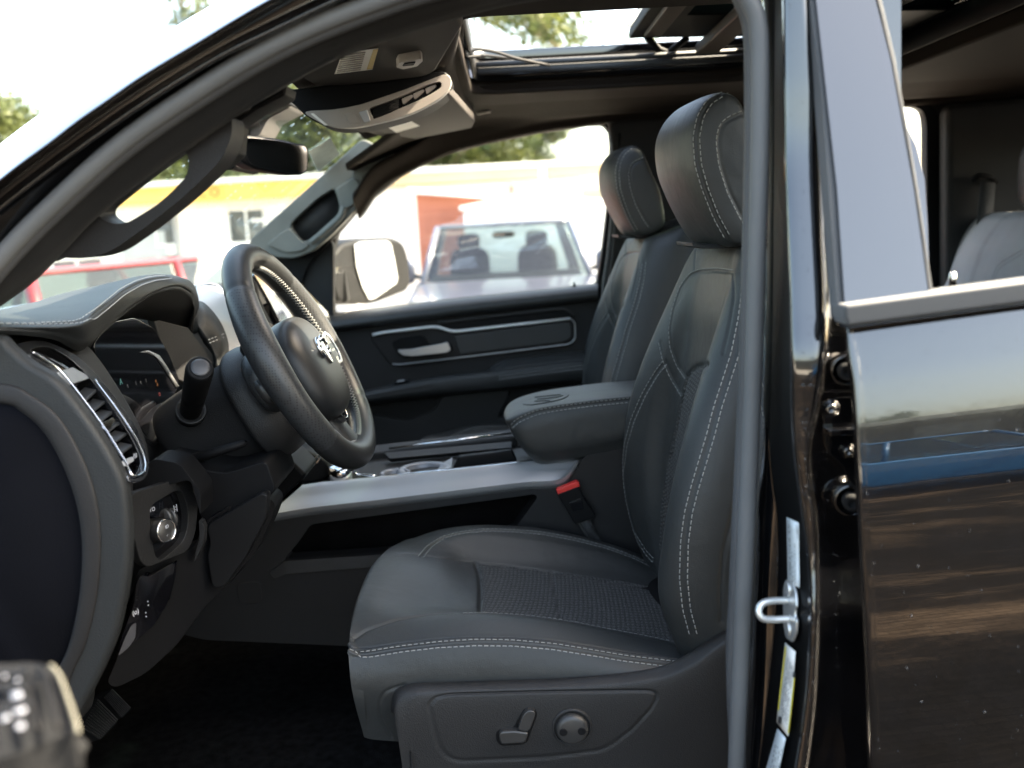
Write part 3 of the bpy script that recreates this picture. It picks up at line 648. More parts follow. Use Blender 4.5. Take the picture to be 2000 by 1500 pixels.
# hinges and bolts in the gap
yg = .068
def bolt(u, v, r, y=None, m=PAINT, name='hinge_bolt'):
    y = yg if y is None else y; c = P(u, v, y); s = .84 / FPX * r
    return lathe(name, c, (-.25, -1, .05), [(-.002, s * 1.25), (.001, s * 1.2), (.0025, s * .95), (.003, s * .72), (.007, s * .68), (.0075, s * .5), (.0072, s * .2), (.005, .0001)], m, BP, 28)
plate('hinge_leaf', L([(1606, 790), (1622, 776), (1680, 772), (1690, 1000), (1640, 905), (1612, 880), (1603, 840)], yg), -.006, PAINT, BP, r=.004, bevel=.002)
plate('hinge_leaf', L([(1610, 834), (1690, 828), (1690, 842), (1612, 848)], yg - .006), -.012, PAINT, BP, r=.002, bevel=.003)
bolt(1622, 797, 15, yg - .006); bolt(1655, 880, 13, yg - .006)
for u, v, R_ in ((1651, 722, 31), (1660, 975, 34)):
    c = P(u, v, yg); s = .84 / FPX
    lathe('door_wedge_cup', c, (-.2, -1, 0), [(-.002, s * R_ * 1.1), (.004, s * R_), (.007, s * R_ * .9), (.005, s * R_ * .78), (.001, s * R_ * .7), (.001, .0001)], PAINT, BP, 40)
    lathe('wedge_stop', c, (-.2, -1, 0), [(.0, s * 17), (.012, s * 17), (.015, s * 14), (.015, s * 8), (.012, s * 7), (.012, .0001)], RUBBERD, BP, 28)
c = P(1582, 805, .04); lathe('jamb_plug', c, (-.5, -1, 0), [(-.001, .0045), (.0012, .004), (.0004, .002), (.0, .0001)], PAINT, BP, 20)
# rain drops standing on the wet paint
mb = MB()
def drop(p, n, r):
    n = n / np.linalg.norm(n); a = np.cross(n, (0, 0, 1.)); a /= np.linalg.norm(a); b = np.cross(n, a); k = 7; V = []; F = []
    for h, q in ((0, 1), (.45, .8), (.62, .4)):
        V += [p + n * h * r * .8 + (a * math.cos(2 * math.pi * j / k) + b * math.sin(2 * math.pi * j / k) * 1.2) * r * q for j in range(k)]
    V.append(p + n * r * .55)
    for i in range(2): F += [(i * k + j, i * k + (j + 1) % k, (i + 1) * k + (j + 1) % k, (i + 1) * k + j) for j in range(k)]
    F += [(2 * k + j, 2 * k + (j + 1) % k, 3 * k) for j in range(k)]
    mb.add(V, F)
def drops_on(S, box, n, r0, r1):
    Q = S.V.reshape(-1, 3); N = S.N.reshape(-1, 3); uv = proj(Q); f = (uv[:, 0] > box[0]) & (uv[:, 0] < box[2]) & (uv[:, 1] > box[1]) & (uv[:, 1] < box[3]) & (((CAM - Q) * N).sum(1) > 0)
    idx = np.where(f)[0]
    if len(idx) < 2: return
    for _ in range(n):
        i = random.choice(idx); j = random.choice(idx); d = np.linalg.norm(Q[idx] - Q[i], axis=1); near = idx[np.argsort(d)[1:4]]
        wts = np.random.dirichlet((1, 1, 1, 1)); ids = [i, *near]; p = sum(Q[k] * wk for k, wk in zip(ids, wts)); 
        drop(p, N[i], random.uniform(r0, r1) * (1.6 if random.random() < .1 else 1))
drops_on(SBP, (1535, 0, 1612, 760), 90, .0003, .0008); drops_on(SBP, (1560, 600, 1660, 1450), 200, .0003, .0007); drops_on(SD, (1690, 640, 2000, 1500), 90, .0003, .0007)
WATER = mat('water_drops', (.35, .37, .4), .03, spec=.6, trans=.85)
WATER.node_tree.nodes['Principled BSDF'].inputs['IOR'].default_value = 1.33
o = mb.build('rain_drops', WATER, BP); o['kind'] = 'stuff'
# ================================================================ roof, headliner, rear cabin
def XY(pts, z): return np.array([(x, y, z) for x, y in pts])
roofo = [(-.12, .50), (-.05, .30), (.3, .19), (1.75, .19), (1.78, .5), (1.78, 1.5), (1.72, 1.83), (.3, 1.83), (-.05, 1.70), (-.12, 1.55)]
holes = [[(-.045, .60), (.56, .60), (.56, 1.335), (-.045, 1.335)], [(.62, .60), (.875, .60), (.875, 1.345), (.62, 1.345)]]
plate('roof_panel', XY(roofo, 1.905), (0, 0, .02), PAINT, TRUCK, holes=[fillet(XY(h, 1.905), .05) for h in holes], bevel=.004)
plate('headliner', XY([(-.19, .55), (-.05, .30), (.3, .22), (1.72, .20), (1.72, 1.72), (.3, 1.72), (-.05, 1.70), (-.19, 1.50)], 1.835), (0, 0, .035), HEAD, TRUCK,
      holes=[fillet(XY([(-.055, .58), (.57, .58), (.57, 1.355), (-.055, 1.355)], 1.835), .05), fillet(XY([(.61, .58), (.89, .58), (.89, 1.36), (.61, 1.36)], 1.835), .06)], bevel=.012, seg=4)
# opening liner between headliner and roof
for nm, h in (('sunroof_liner', [(-.05, .59), (.565, .59), (.565, 1.345), (-.05, 1.345)]), ('rear_glass_liner', [(.615, .59), (.882, .59), (.882, 1.352), (.615, 1.352)])):
    a = fillet(XY(h, 1.862), .05); b = a.copy(); b[:, 2] = 1.912; n = len(a)
    o = mesh(nm, np.vstack([a, b]), [(i, (i + 1) % n, n + (i + 1) % n, n + i) for i in range(n)], DARK, TRUCK); o.modifiers.new('s', 'SOLIDIFY').thickness = .006
for yy, zz, r_ in ((1.325, 1.88, .008), (1.345, 1.872, .007), (1.315, 1.893, .006)): tube('sunroof_track', [(-.05, yy, zz), (.60, yy, zz)], r_, GLOSSP if r_ == .007 else RUBBER, TRUCK)
TINT = glass('sunroof_glass', (.20, .27, .25), .8)
TINTR = glass('rear_roof_glass', (.34, .42, .39), .8)
plate('rear_roof_glass', XY([(.60, .59), (.885, .59), (.885, 1.36), (.60, 1.36)], 1.915), (0, 0, .005), TINTR, TRUCK, bevel=0)
RAILM = mat('panel_rail_bronze', (.05, .038, .030), .5, spec=.3, var=(10, .1))
# sliding glass panel, slid back and standing proud of the roof
sp = PA = [(.292, .60), (.292, 1.30), (.95, 1.32), (.95, .60)]
def pz(x): return 1.950 - (x - .29) * .03
PNL = plate('sunroof_frame', [(x, y, pz(x)) for x, y in PA], (0, 0, -.022), DARK, TRUCK, holes=[[(x, y, pz(x)) for x, y in ((.375, .66), (.375, 1.08), (.885, 1.08), (.885, .66))]], bevel=.004)
plate('sunroof_glass', [(x, y, pz(x) + .003) for x, y in ((.29, .59), (.29, 1.31), (.95, 1.32), (.95, .59))], (0, 0, .004), TINT, PNL, bevel=0)
plate('panel_rail', [(.315, .62, 1.928), (.315, 1.24, 1.928), (.352, 1.24, 1.928), (.352, .62, 1.928)], (0, 0, -.010), RAILM, PNL, bevel=.003)
plate('panel_rail', [(.44, .60, 1.918), (.435, 1.30, 1.91), (.485, 1.30, 1.91), (.485, .60, 1.918)], (0, 0, -.022), RAILM, PNL, bevel=.004)
tube('lift_arm', [(.33, 1.30, 1.93), (.36, 1.32, 1.905), (.40, 1.33, 1.89)], .008, DARK, PNL)
tube('lift_arm', [(.42, 1.30, 1.925), (.39, 1.32, 1.905), (.37, 1.33, 1.89)], .007, DARK, PNL)
# wind deflector cloth at the front of the opening
W_ = cr([P(906, 93, .95), P(925, 92, 1.05), P(965, 98, 1.13), P(1010, 112, 1.22), P(1072, 125, 1.31)], 6)
WB = W_ + np.array([[0, 0, -.006]] * len(W_)); WB[:8, 2] -= np.linspace(.012, .0, 8)
n = len(W_)
o = mesh('wind_deflector', np.vstack([W_, WB]), [(i, i + 1, n + i + 1, n + i) for i in range(n - 1)], DARK, TRUCK); o.modifiers.new('s', 'SOLIDIFY').thickness = .003
tube('deflector_arm', [P(912, 112, .98), P(950, 108, 1.15), P(1030, 118, 1.30)], .003, DARK, TRUCK)
# far roof rail down to the window tops
low = [(700, 425), (740, 370), (800, 333), (880, 297), (950, 278), (1050, 257), (1150, 243), (1200, 236), (1300, 232), (1500, 222), (1690, 212), (1800, 203), (1900, 196), (2080, 185)]
xs = [P(u, v, 1.765)[0] for u, v in low]; zs = [P(u, v, 1.765)[2] for u, v in low]
pr = [(1.345, 0), (1.37, -.014), (1.46, -.012), (1.55, -.018), (1.64, -.028)]
rows = []
for y, dz in pr: rows.append([(x, y if x > -.12 else y + min(.3, (-.12 - x) * 1.0), 1.852 + dz - max(0, -.10 - x) * .45) for x in xs])
rows.append([(x, 1.70, min(1.815 - max(0, -.10 - x) * .42, z + .06)) for x, z in zip(xs, zs)])
rows.append([(x, 1.745, z + .018) for x, z in zip(xs, zs)]); rows.append([(x, 1.765, z) for x, z in zip(xs, zs)]); rows.append([(x, 1.80, z - .002) for x, z in zip(xs, zs)]); rows.append([(x, 1.88, z + .01) for x, z in zip(xs, zs)])
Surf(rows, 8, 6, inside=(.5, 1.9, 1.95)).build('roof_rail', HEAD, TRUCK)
tube('rail_lamp', [P(1030, 200, 1.58), P(1062, 196, 1.58)], .006, BEZEL, TRUCK, flat=.4); tube('rail_lamp', [P(932, 223, 1.60), P(958, 218, 1.60)], .0055, BEZEL, TRUCK, flat=.4)
tube('rail_lamp', [P(1880, 150, 1.6), P(1905, 148, 1.6)], .004, BEZEL, TRUCK, flat=.4)
# rear cabin, far side: door window surround, C pillar
yF = 1.80
sur = L([(1500, 198), (2120, 150), (2120, 1300), (1500, 1300)], yF)
plate('rear_side_trim', sur, .05, SOFT, TRUCK, holes=[fillet(L([(1560, 212), (1790, 206), (1808, 214), (1813, 240), (1814, 560), (1812, 600), (1560, 620)], yF), .02)], bevel=.006)
plate('window_surround', fillet(L([(1540, 204), (1800, 197), (1826, 207), (1838, 240), (1842, 590), (1540, 640)], yF - .02), .03), .02, DARK, TRUCK, holes=[fillet(L([(1560, 214), (1786, 208), (1803, 216), (1810, 240), (1812, 600), (1560, 620)], yF - .02), .025)], bevel=.004)
plate('c_pillar_trim', L([(1850, 205), (2150, 170), (2150, 900), (1850, 900)], 1.72), .06, SOFT, TRUCK, bevel=.02)
tube('belt_guide', [P(1898, 352, 1.70), P(1912, 343, 1.69), P(1932, 346, 1.69), P(1945, 356, 1.70)], .008, DARK, TRUCK)
plate('seat_belt', L([(1916, 356), (1945, 356), (1938, 440), (1912, 540), (1890, 545), (1908, 440)], 1.68), .003, BELT, TRUCK, bevel=0)
plate('cab_back_wall', [(1.76, .2, .6), (1.76, 1.85, .6), (1.74, 1.80, 1.9), (1.74, .25, 1.9)], (.03, 0, 0), SOFT, TRUCK, holes=[[(1.755, .45, 1.40), (1.755, 1.6, 1.40), (1.742, 1.55, 1.75), (1.742, .5, 1.75)]], bevel=.005)
def rearseat():
    G = []
    for z, x, w_, T in ((.85, 1.20, .74, .14), (1.0, 1.17, .77, .16), (1.2, 1.18, .78, .16), (1.40, 1.22, .77, .14), (1.485, 1.26, .74, .11), (1.51, 1.29, .70, .07)):
        G.append([(x + dx, 1.0 + dy * w_, z) for dx, dy in ((.02, -.99), (0, -.93), (-.005, -.6), (.01, -.3), (-.005, 0), (.01, .3), (-.005, .6), (0, .93), (.02, .99), (T, .95), (T, 0), (T, -.95))])
    return Surf(G, 14, 10, ct=True, inside=(1.4, 1.0, 1.2), caps=True)
S = rearseat(); mb = MB()
for pl in ([(1893, 560), (1920, 480), (1955, 430), (2000, 405)], [(1935, 560), (1950, 520), (2000, 490)]): offset_seam(S, pl, mb, offs=(-.006, .006), gw=.004, gd=.003)
RS = S.build('rear_bench', mat('window_lit_cloth', (.36, .36, .36), .7, bump=[('v', 700, .4, .0008)], var=(8, .1)), TRUCK); mb.build('stitching', THREAD, RS, smooth=False)  # bench cloth is pale because the window light is put into its colour
def blob(name, c, h, mat_, parent, sq=.55):
    V = []; F = []; a, b = 20, 14
    for i in range(b + 1):
        th = math.pi * i / b - math.pi / 2
        for j in range(a):
            ph = 2 * math.pi * j / a; f = lambda t: math.copysign(abs(t) ** sq, t)
            V.append((c[0] + h[0] * f(math.cos(th)) * f(math.cos(ph)), c[1] + h[1] * f(math.cos(th)) * f(math.sin(ph)), c[2] + h[2] * f(math.sin(th))))
    for i in range(b): F += [(i * a + j, i * a + (j + 1) % a, (i + 1) * a + (j + 1) % a, (i + 1) * a + j) for j in range(a)]
    return mesh(name, V, F, mat_, parent)
for yy in (.55, 1.0, 1.45):
    blob('rear_headrest', (1.33, yy, 1.60), (.05, .125, .09), LEATHER2, RS)
plate('rear_window_post', [(1.20, .03, 1.47), (1.27, .03, 1.47), (1.33, .13, 1.86), (1.26, .13, 1.86)], (0, .04, 0), APPL, TRUCK, bevel=.004)
plate('cant_rail', [(-.02, .165, 1.80), (1.74, .165, 1.80), (1.74, .20, 1.90), (-.02, .20, 1.90)], (0, .07, 0), PAINT, TRUCK, bevel=.012)
plate('rear_quarter', [(1.252, .0, .55), (1.80, .0, .55), (1.80, .10, 1.88), (1.34, .12, 1.86), (1.26, .03, 1.47)], (0, .05, 0), PAINT, TRUCK, bevel=.01)
plate('bed_side', [(1.84, .0, .55), (3.6, .0, .55), (3.6, .02, 1.42), (1.84, .02, 1.42)], (0, .10, 0), PAINT, TRUCK, bevel=.02)
plate('bed_side', [(1.84, 2.0, .55), (3.6, 2.0, .55), (3.6, 1.98, 1.42), (1.84, 1.98, 1.42)], (0, -.10, 0), PAINT, TRUCK, bevel=.02)
plate('tailgate', [(3.6, .05, .6), (3.6, 1.95, .6), (3.6, 1.95, 1.42), (3.6, .05, 1.42)], (.06, 0, 0), PAINT, TRUCK, bevel=.02)
for wx in (-1.45, 2.75):
    for wy, s_ in ((.0, -1), (2.0, 1)):
        t_ = lathe('wheel', (wx, wy - s_ * .30, .06), (0, s_, 0), [(0, .30), (0, .39), (.03, .41), (.25, .41), (.28, .38), (.28, .27), (.22, .26)], mat('truck_tyre', (.02, .02, .02), .8, var=(20, .2)) if wx < 0 and s_ < 0 else bpy.data.materials['truck_tyre'], TRUCK, 36)
        lathe('rim', (wx, wy - s_ * .30, .06), (0, s_, 0), [(.1, .27), (.24, .26), (.25, .21), (.20, .15), (.23, .06), (.235, .001)], SILVER, t_, 28)
plate('seat_mount', [(-.10, .36, .63), (.30, .36, .63), (.30, .36, .93), (-.10, .36, .93)], (0, .42, 0), DARK, TRUCK, bevel=.01)
# cab floor, sides and firewall
plate('cab_floor', [(-1.1, .12, .60), (1.75, .12, .60), (1.75, 1.86, .60), (-1.1, 1.86, .60)], (0, 0, .03), CARPET, TRUCK, bevel=0)
plate('sill_plate', [(-.6, .10, .64), (1.7, .10, .64), (1.7, .30, .64), (-.6, .30, .64)], (0, 0, .02), PLASTIC, TRUCK, bevel=.006)
plate('near_body_side', [(-1.1, .06, .35), (1.75, .06, .35), (1.75, .06, .62), (-1.1, .06, .62)], (0, .05, 0), PAINT, TRUCK, bevel=.01)
plate('far_body_side', [(-1.1, 1.90, .35), (1.75, 1.90, .35), (1.75, 1.90, 1.28), (-1.1, 1.90, 1.28)], (0, .05, 0), PAINT, TRUCK, bevel=.01)
plate('firewall', [(-1.12, .12, .6), (-1.12, 1.86, .6), (-1.05, 1.86, 1.32), (-1.05, .12, 1.32)], (.03, 0, 0), DARK, TRUCK, bevel=0)
plate('hood', [(-1.08, .12, 1.30), (-1.06, 1.0, 1.33), (-1.08, 1.88, 1.30), (-2.25, 1.84, 1.20), (-2.3, 1.0, 1.25), (-2.25, .16, 1.20)], (0, 0, -.04), PAINT, TRUCK, bevel=.02)
plate('front_wing', [(-2.25, .03, .55), (-1.15, .03, .55), (-.75, .05, .62), (-.75, .05, 1.20), (-1.08, .07, 1.29), (-2.25, .10, 1.19)], (0, .08, 0), PAINT, TRUCK, bevel=.02)
plate('front_wing', [(-2.25, 1.97, .55), (-1.15, 1.97, .55), (-.75, 1.95, .62), (-.75, 1.95, 1.20), (-1.08, 1.93, 1.29), (-2.25, 1.90, 1.19)], (0, -.08, 0), PAINT, TRUCK, bevel=.02)
# windscreen
rows = [[P(*p) for p in ((-260, 740, .16), (60, 545, .2), (200, 405, .2), (350, 290, .21), (470, 215, .26), (545, 178, .32))],
        [(-1.08, .55, 1.36), (-.86, .55, 1.46), (-.70, .55, 1.58), (-.55, .56, 1.69), (-.44, .57, 1.765), (-.37, .58, 1.81)],
        [(-1.12, 1.0, 1.37), (-.90, 1.0, 1.47), (-.73, 1.0, 1.59), (-.58, 1.0, 1.70), (-.46, 1.0, 1.78), (-.39, 1.0, 1.825)],
        [(-1.08, 1.4, 1.38), (-.88, 1.4, 1.47), (-.72, 1.4, 1.58), (-.57, 1.4, 1.69), (-.45, 1.4, 1.77), (-.38, 1.4, 1.815)],
        [P(*p) for p in ((300, 640, 1.78), (484, 474, 1.78), (560, 402, 1.78), (640, 330, 1.78), (710, 268, 1.78), (745, 240, 1.78))]]
WS = Surf(rows, 6, 6); WSO = WS.build('windscreen', WGLASS, TRUCK)
p, n = WS.pick([(606, 297), (648, 270)], step=50, facing=False); q, n2 = WS.pick([(624, 335), (666, 302)], step=50, facing=False)
STK = mat('sticker_film', (.42, .50, .46), .5, var=(60, .15))
mesh('window_sticker', [p[0] - [0, .02, 0], p[-1] - [0, .02, 0], q[-1] - [0, .02, 0], q[0] - [0, .02, 0]], [(0, 1, 2, 3)], STK, WSO, smooth=False)
# rain drops on the windscreen glass
mb = MB()
QV = WS.V.reshape(-1, 3); QN = WS.N.reshape(-1, 3); quv = proj(QV)
for box, cnt in (((200, 200, 700, 420), 170), ((430, 380, 640, 460), 60)):
    idx = np.where((quv[:, 0] > box[0]) & (quv[:, 0] < box[2]) & (quv[:, 1] > box[1]) & (quv[:, 1] < box[3]))[0]
    for _ in range(cnt):
        i = random.choice(idx); d = np.argsort(np.linalg.norm(QV - QV[i], axis=1))[1:5]; wt = np.random.dirichlet([1] * 4); drop(sum(QV[k] * t for k, t in zip(d, wt)), QN[i], random.uniform(.0012, .0028))
o = mb.build('rain_drops', WATER, WSO); o['kind'] = 'stuff'
# ================================================================ dashboard
DSH = mesh('dashboard', *(lambda pr: ([(x, y, z) for y in (.34, 1.76) for x, z in pr], [tuple(range(len(pr) - 1, -1, -1)), tuple(range(len(pr), 2 * len(pr)))] + [(i, (i + 1) % len(pr), len(pr) + (i + 1) % len(pr), len(pr) + i) for i in range(len(pr))]))(
    [(-1.06, 1.36), (-.86, 1.42), (-.72, 1.435), (-.66, 1.425), (-.63, 1.38), (-.61, 1.28), (-.57, 1.22), (-.58, 1.12), (-.66, 1.02), (-1.06, .95)]), SOFT, TRUCK)
bev(DSH, .02, 4)
Y_ = [
 [(-60, 656, .16), (0, 653, .18), (60, 656, .21), (110, 665, .26), (157, 685, .33), (200, 652, .40), (245, 612, .48), (290, 580, .56), (325, 566, .63), (352, 563, .70), (371, 575, .77), (377, 598, .80), (367, 642, .81)],
 [(-60, 645, .155), (0, 643, .175), (60, 645, .205), (115, 652, .25), (164, 664, .31), (200, 637, .39), (243, 601, .47), (287, 571, .55), (322, 556, .63), (352, 553, .70), (374, 566, .78), (380, 596, .815), (370, 643, .825)],
 [(-60, 632, .18), (0, 632, .20), (75, 632, .23), (150, 630, .28), (178, 618, .32), (205, 597, .39), (240, 568, .47), (275, 550, .55), (312, 542, .63), (345, 544, .71), (372, 557, .79), (384, 592, .83), (374, 644, .84)],
 [(-60, 612, .32), (0, 611, .36), (75, 603, .40), (150, 592, .44), (190, 580, .47), (215, 569, .5), (245, 555, .55), (278, 544, .6), (312, 539, .67), (345, 541, .74), (374, 554, .82), (387, 592, .85), (377, 645, .86)],
 [(-60, 616, .62), (0, 606, .66), (60, 592, .68), (120, 574, .70), (180, 560, .71), (225, 550, .72), (260, 542, .73), (290, 538, .74), (320, 537, .78), (350, 542, .82), (377, 557, .86), (389, 596, .88), (380, 647, .88)],
 [(-70, 640, .80), (-10, 628, .84), (50, 614, .86), (110, 596, .88), (170, 582, .89), (215, 572, .9), (250, 564, .91), (282, 560, .92), (312, 558, .94), (345, 562, .95), (370, 577, .96), (384, 612, .96), (378, 655, .96)]]
S = Surf([[P(*q) for q in r] for r in Y_], 22, 20, inside=(-.6, .55, 1.30)); mb = MB()
offset_seam(S, [(-55, 632), (0, 633), (75, 633), (150, 630), (178, 619), (205, 598), (240, 569), (272, 552), (300, 544), (330, 541)], mb, offs=(-.0048, .0048), gw=.0028, gd=.0022)
p, n = S.pick([(168, 683), (205, 650), (247, 610), (291, 577), (325, 562), (352, 559), (372, 571)]); S.groove(p, .0016, .0018)
PAD = S.build('cluster_hood', LEATHER2, DSH); mb.build('stitching', THREADD, PAD, smooth=False)
# inside of the hood
inn = [(x, y, z) for x, y, z in [P(*q) for q in Y_[0][4:]]]
back = [PXP(*q, -.575) for q in [(186, 676), (208, 634), (232, 624), (262, 622), (300, 628), (332, 640), (352, 652), (368, 672), (385, 710)]]
Surf([inn, [(np.array(a) * .5 + b * .5) for a, b in zip(inn, back)], back], 6, 8, inside=(-.56, .6, 1.6)).build('hood_lining', DARK, DSH, thick=.003)
plate('dash_face', np.array([PXP(u, v, -.533) for u, v in [(96, 676), (163, 690), (200, 735), (240, 800), (285, 862), (310, 868), (318, 822), (345, 790), (402, 764), (438, 742), (470, 800), (440, 930), (330, 905), (300, 960), (200, 860), (120, 760)]]), (-.03, 0, 0), PLASTIC, DSH, bevel=.004)
scr = [(182, 674), (212, 630), (262, 620), (300, 640), (330, 690), (350, 740), (347, 760), (326, 796), (300, 845), (286, 850), (262, 830), (225, 775), (196, 715)]
plate('cluster_display', np.array([PXP(u, v, -.552) for u, v in scr]), (-.01, 0, 0), SCREEN, DSH, r=.01, bevel=.001)
plate('cluster_side_wall', np.array([PXP(u, v, x) for u, v, x in [(300, 622, -.575), (368, 640, -.545), (400, 682, -.535), (432, 740, -.528), (402, 766, -.53), (350, 742, -.552), (318, 680, -.565)]]), (-.012, 0, 0), PLASTIC, DSH, bevel=.002)
rim = [(160, 692), (176, 712), (198, 740), (230, 790), (262, 833), (286, 862), (302, 864), (308, 845), (311, 820), (322, 800), (342, 786)]
tube('cluster_rim', cr(np.array([PXP(u, v, -.535) for u, v in rim]), 8), .0045, PLASTICL, DSH, k=8)
plate('display_bar', np.array([PXP(u, v, -.550) for u, v in [(275, 688), (290, 684), (312, 694), (326, 715), (350, 755), (345, 757), (320, 718), (306, 698), (290, 690)]]), (-.001, 0, 0), DSILV, DSH, r=.002, bevel=0)
GLT = mat('lit_glyph_teal', (.02, .1, .1), .5, emit=((.15, .5, .5), .02)); GLO = mat('lit_glyph_amber', (.1, .04, .01), .5, emit=((.8, .25, .04), .02)); GLR = mat('lit_glyph_red', (.1, .01, .01), .5, emit=((.8, .08, .08), .015)); GLW = mat('lit_glyph_white', (.05, .05, .05), .5, emit=((.4, .42, .45), .01))
def glyph(s, u, v, sz, m): return text('display_glyph', s, PXP(u, v, -.5512), (0, 1, 0), (-.1, 0, 1), sz, m, DSH, .0002)
glyph('A', 235, 752, .013, GLT); 
for s, u, v in (('l', 250, 758), ('l', 266, 752), ('t', 275, 750), ('l', 286, 747)): glyph(s, u, v, .008, GLW)
glyph('*', 305, 752, .012, GLO); glyph('*', 308, 760, .014, GLO); glyph('o', 311, 774, .012, GLR)
# end of the dash, seen through the door opening
side = [(-220, 655), (0, 657), (30, 668), (70, 690), (112, 728), (152, 782), (192, 846), (226, 905), (243, 955), (250, 1010), (252, 1080), (246, 1150), (225, 1250), (190, 1330), (150, 1400), (130, 1450), (118, 1560), (-220, 1560)]
side2 = [(-220, 655), (0, 657), (16, 676), (56, 712), (104, 736), (140, 778), (184, 838), (218, 892), (243, 946), (250, 1010), (252, 1080), (246, 1150), (225, 1250), (190, 1330), (150, 1400), (130, 1450), (118, 1560), (-220, 1560)]
E1 = plate('dash_end', L(side2, .165), .022, LEATHER2, DSH, r=.02, bevel=.008, seg=5)
bk = L(side, .186); bk[:, 0] -= .048
plate('dash_end_core', bk, .20, SOFT, DSH, r=.02, bevel=.01)
o_ = [(-220, 735), (0, 750), (62, 775), (112, 815), (152, 880), (180, 950), (193, 1020), (194, 1100), (185, 1180), (165, 1260), (135, 1330), (118, 1420), (110, 1560)]
i_ = [(-220, 768), (0, 784), (45, 800), (90, 840), (125, 900), (150, 965), (163, 1030), (165, 1100), (157, 1180), (138, 1260), (112, 1320), (95, 1400), (86, 1560)]
a = cr(L(o_, .1630), 6); b = cr(L(i_, .1610), 6); m_ = (a + b) / 2; m_[:, 1] = .1606; c_in = cr(L([(u - 6, v + 4) for u, v in i_], .1648), 6); a0 = a.copy(); a0[:, 1] = .17
Surf([a0, a, m_, b, c_in], 5, 1, inside=(-.6, .5, 1.2)).build('end_cap_lip', PLASTIC, DSH)
plate('end_cap_shade', L(i_ + [(-220, 1560)], .1643), .01, mat('shaded_end_panel', (.0022, .0026, .0042), .8, spec=.05, bump=[('n', 500, .4, .001)], var=(10, .2)), DSH, bevel=0)  # blue-black sheet: the shade on the dash end painted as a colour
p = cr(L([(-220, 655), (0, 657), (30, 668), (70, 690), (112, 728), (152, 782), (192, 846), (226, 905), (243, 955), (250, 1010), (252, 1080), (246, 1150), (225, 1250), (190, 1330), (150, 1400)], .175), 4)
# outer air vent
def yv(u, v): return .178 + .12 * max(-.1, min(1.1, ((u - 23) - (v - 681) * .9) / 120))
def V3(l, off=0): return np.array([P(u, v, yv(u, v)) for u, v in l]) + np.array([off, 0, 0])
out = [(23, 681), (52, 667), (88, 666), (140, 689), (176, 718), (218, 767), (259, 823), (280, 866), (291, 908), (284, 934), (260, 943), (246, 930), (224, 884), (189, 828), (147, 772), (112, 730), (68, 704)]
inn = [(60, 684), (84, 677), (110, 684), (148, 710), (180, 745), (220, 799), (253, 850), (270, 885), (274, 906), (264, 926), (254, 926), (236, 895), (196, 830), (152, 770), (112, 722), (78, 698)]
nrm = np.array([.88, -.42, .2])
plate('vent_bezel', V3(out), -nrm * .008, mat('vent_bezel_metal', (.13, .135, .145), .2, metal=.9, var=(20, .06)), DSH, holes=[V3(inn)], closed_cr=5, bevel=.0022)
tube('vent_chrome_line', cr(V3([(58, 688), (78, 700), (112, 724), (152, 772), (196, 832), (236, 897), (250, 925), (263, 930), (277, 922)], .003), 8), .0014, CHROME, DSH, k=8)
tube('vent_chrome_line', cr(V3([(180, 741), (222, 797), (256, 849), (274, 886), (279, 908), (277, 922)], .003), 8), .0012, CHROME, DSH, k=8)
def sh(pts, d): return pts - nrm * d
plate('vent_housing', sh(V3([(30, 680), (90, 668), (180, 725), (290, 905), (255, 940)]), .034), -nrm * .004, DARK, DSH, bevel=0)
# walls of the vent well
a = cr(V3(inn), 5, True); b = sh(cr(V3(inn), 5, True), .034); n = len(a)
mesh('vent_wall', np.vstack([a, b]), [(i, n + i, n + (i + 1) % n, (i + 1) % n) for i in range(n)], GLOSSP, DSH)
LVM = mat('louvre_plastic', (.028, .029, .031), .4, spec=.4, var=(30, .1))
LE = [(60, 690), (112, 724), (152, 772), (196, 832), (236, 897), (254, 926)]; RE = [(110, 684), (160, 722), (195, 765), (226, 808), (256, 856), (272, 905)]
def edge(E_, t): q = cr(np.array(E_, float), 10); s = np.r_[0, np.cumsum(np.linalg.norm(np.diff(q, axis=0), axis=1))]; return np.array([np.interp(t * s[-1], s, q[:, k]) for k in (0, 1)])
for t0, t1 in ((.46, .40), (.54, .50), (.62, .59), (.70, .68), (.78, .77), (.86, .86)):
    l, r_ = edge(LE, t0), edge(RE, t1); A = V3([l, r_])
    plate('vent_louvre', [A[0] - nrm * .003, A[1] - nrm * .003, A[1] - nrm * .022 + [0, 0, .006], A[0] - nrm * .022 + [0, 0, .006]], (0, 0, -.0030), LVM, DSH, bevel=.0006)
A = V3([(112, 728), (140, 718), (181, 738), (136, 752)])
plate('vent_flap', [V3([(110, 727)])[0] + nrm * .001, V3([(143, 717)])[0], V3([(182, 737)])[0] - nrm * .001, V3([(134, 753)])[0] + nrm * .001], -nrm * .007, DSILV, DSH, bevel=.0015)
plate('vent_tab', V3([(193, 828), (218, 815), (221, 822), (214, 833), (197, 838)], .002), -nrm * .006, CHROME, DSH, r=.002, bevel=.001)
plate('vent_tab', V3([(234, 902), (256, 892), (259, 900), (240, 911)], .002), -nrm * .006, SILVER, DSH, r=.002, bevel=.001)
text('vent_mark', '///', V3([(258, 897)])[0] + nrm * .002, (.3, .95, 0), (0, 0, 1), .008, WHITEP, DSH, .0001)
tube('vent_slider', cr(V3([(66, 694), (100, 700), (140, 722), (172, 748)], -.012), 6), .007, GLOSSP, DSH, k=8)
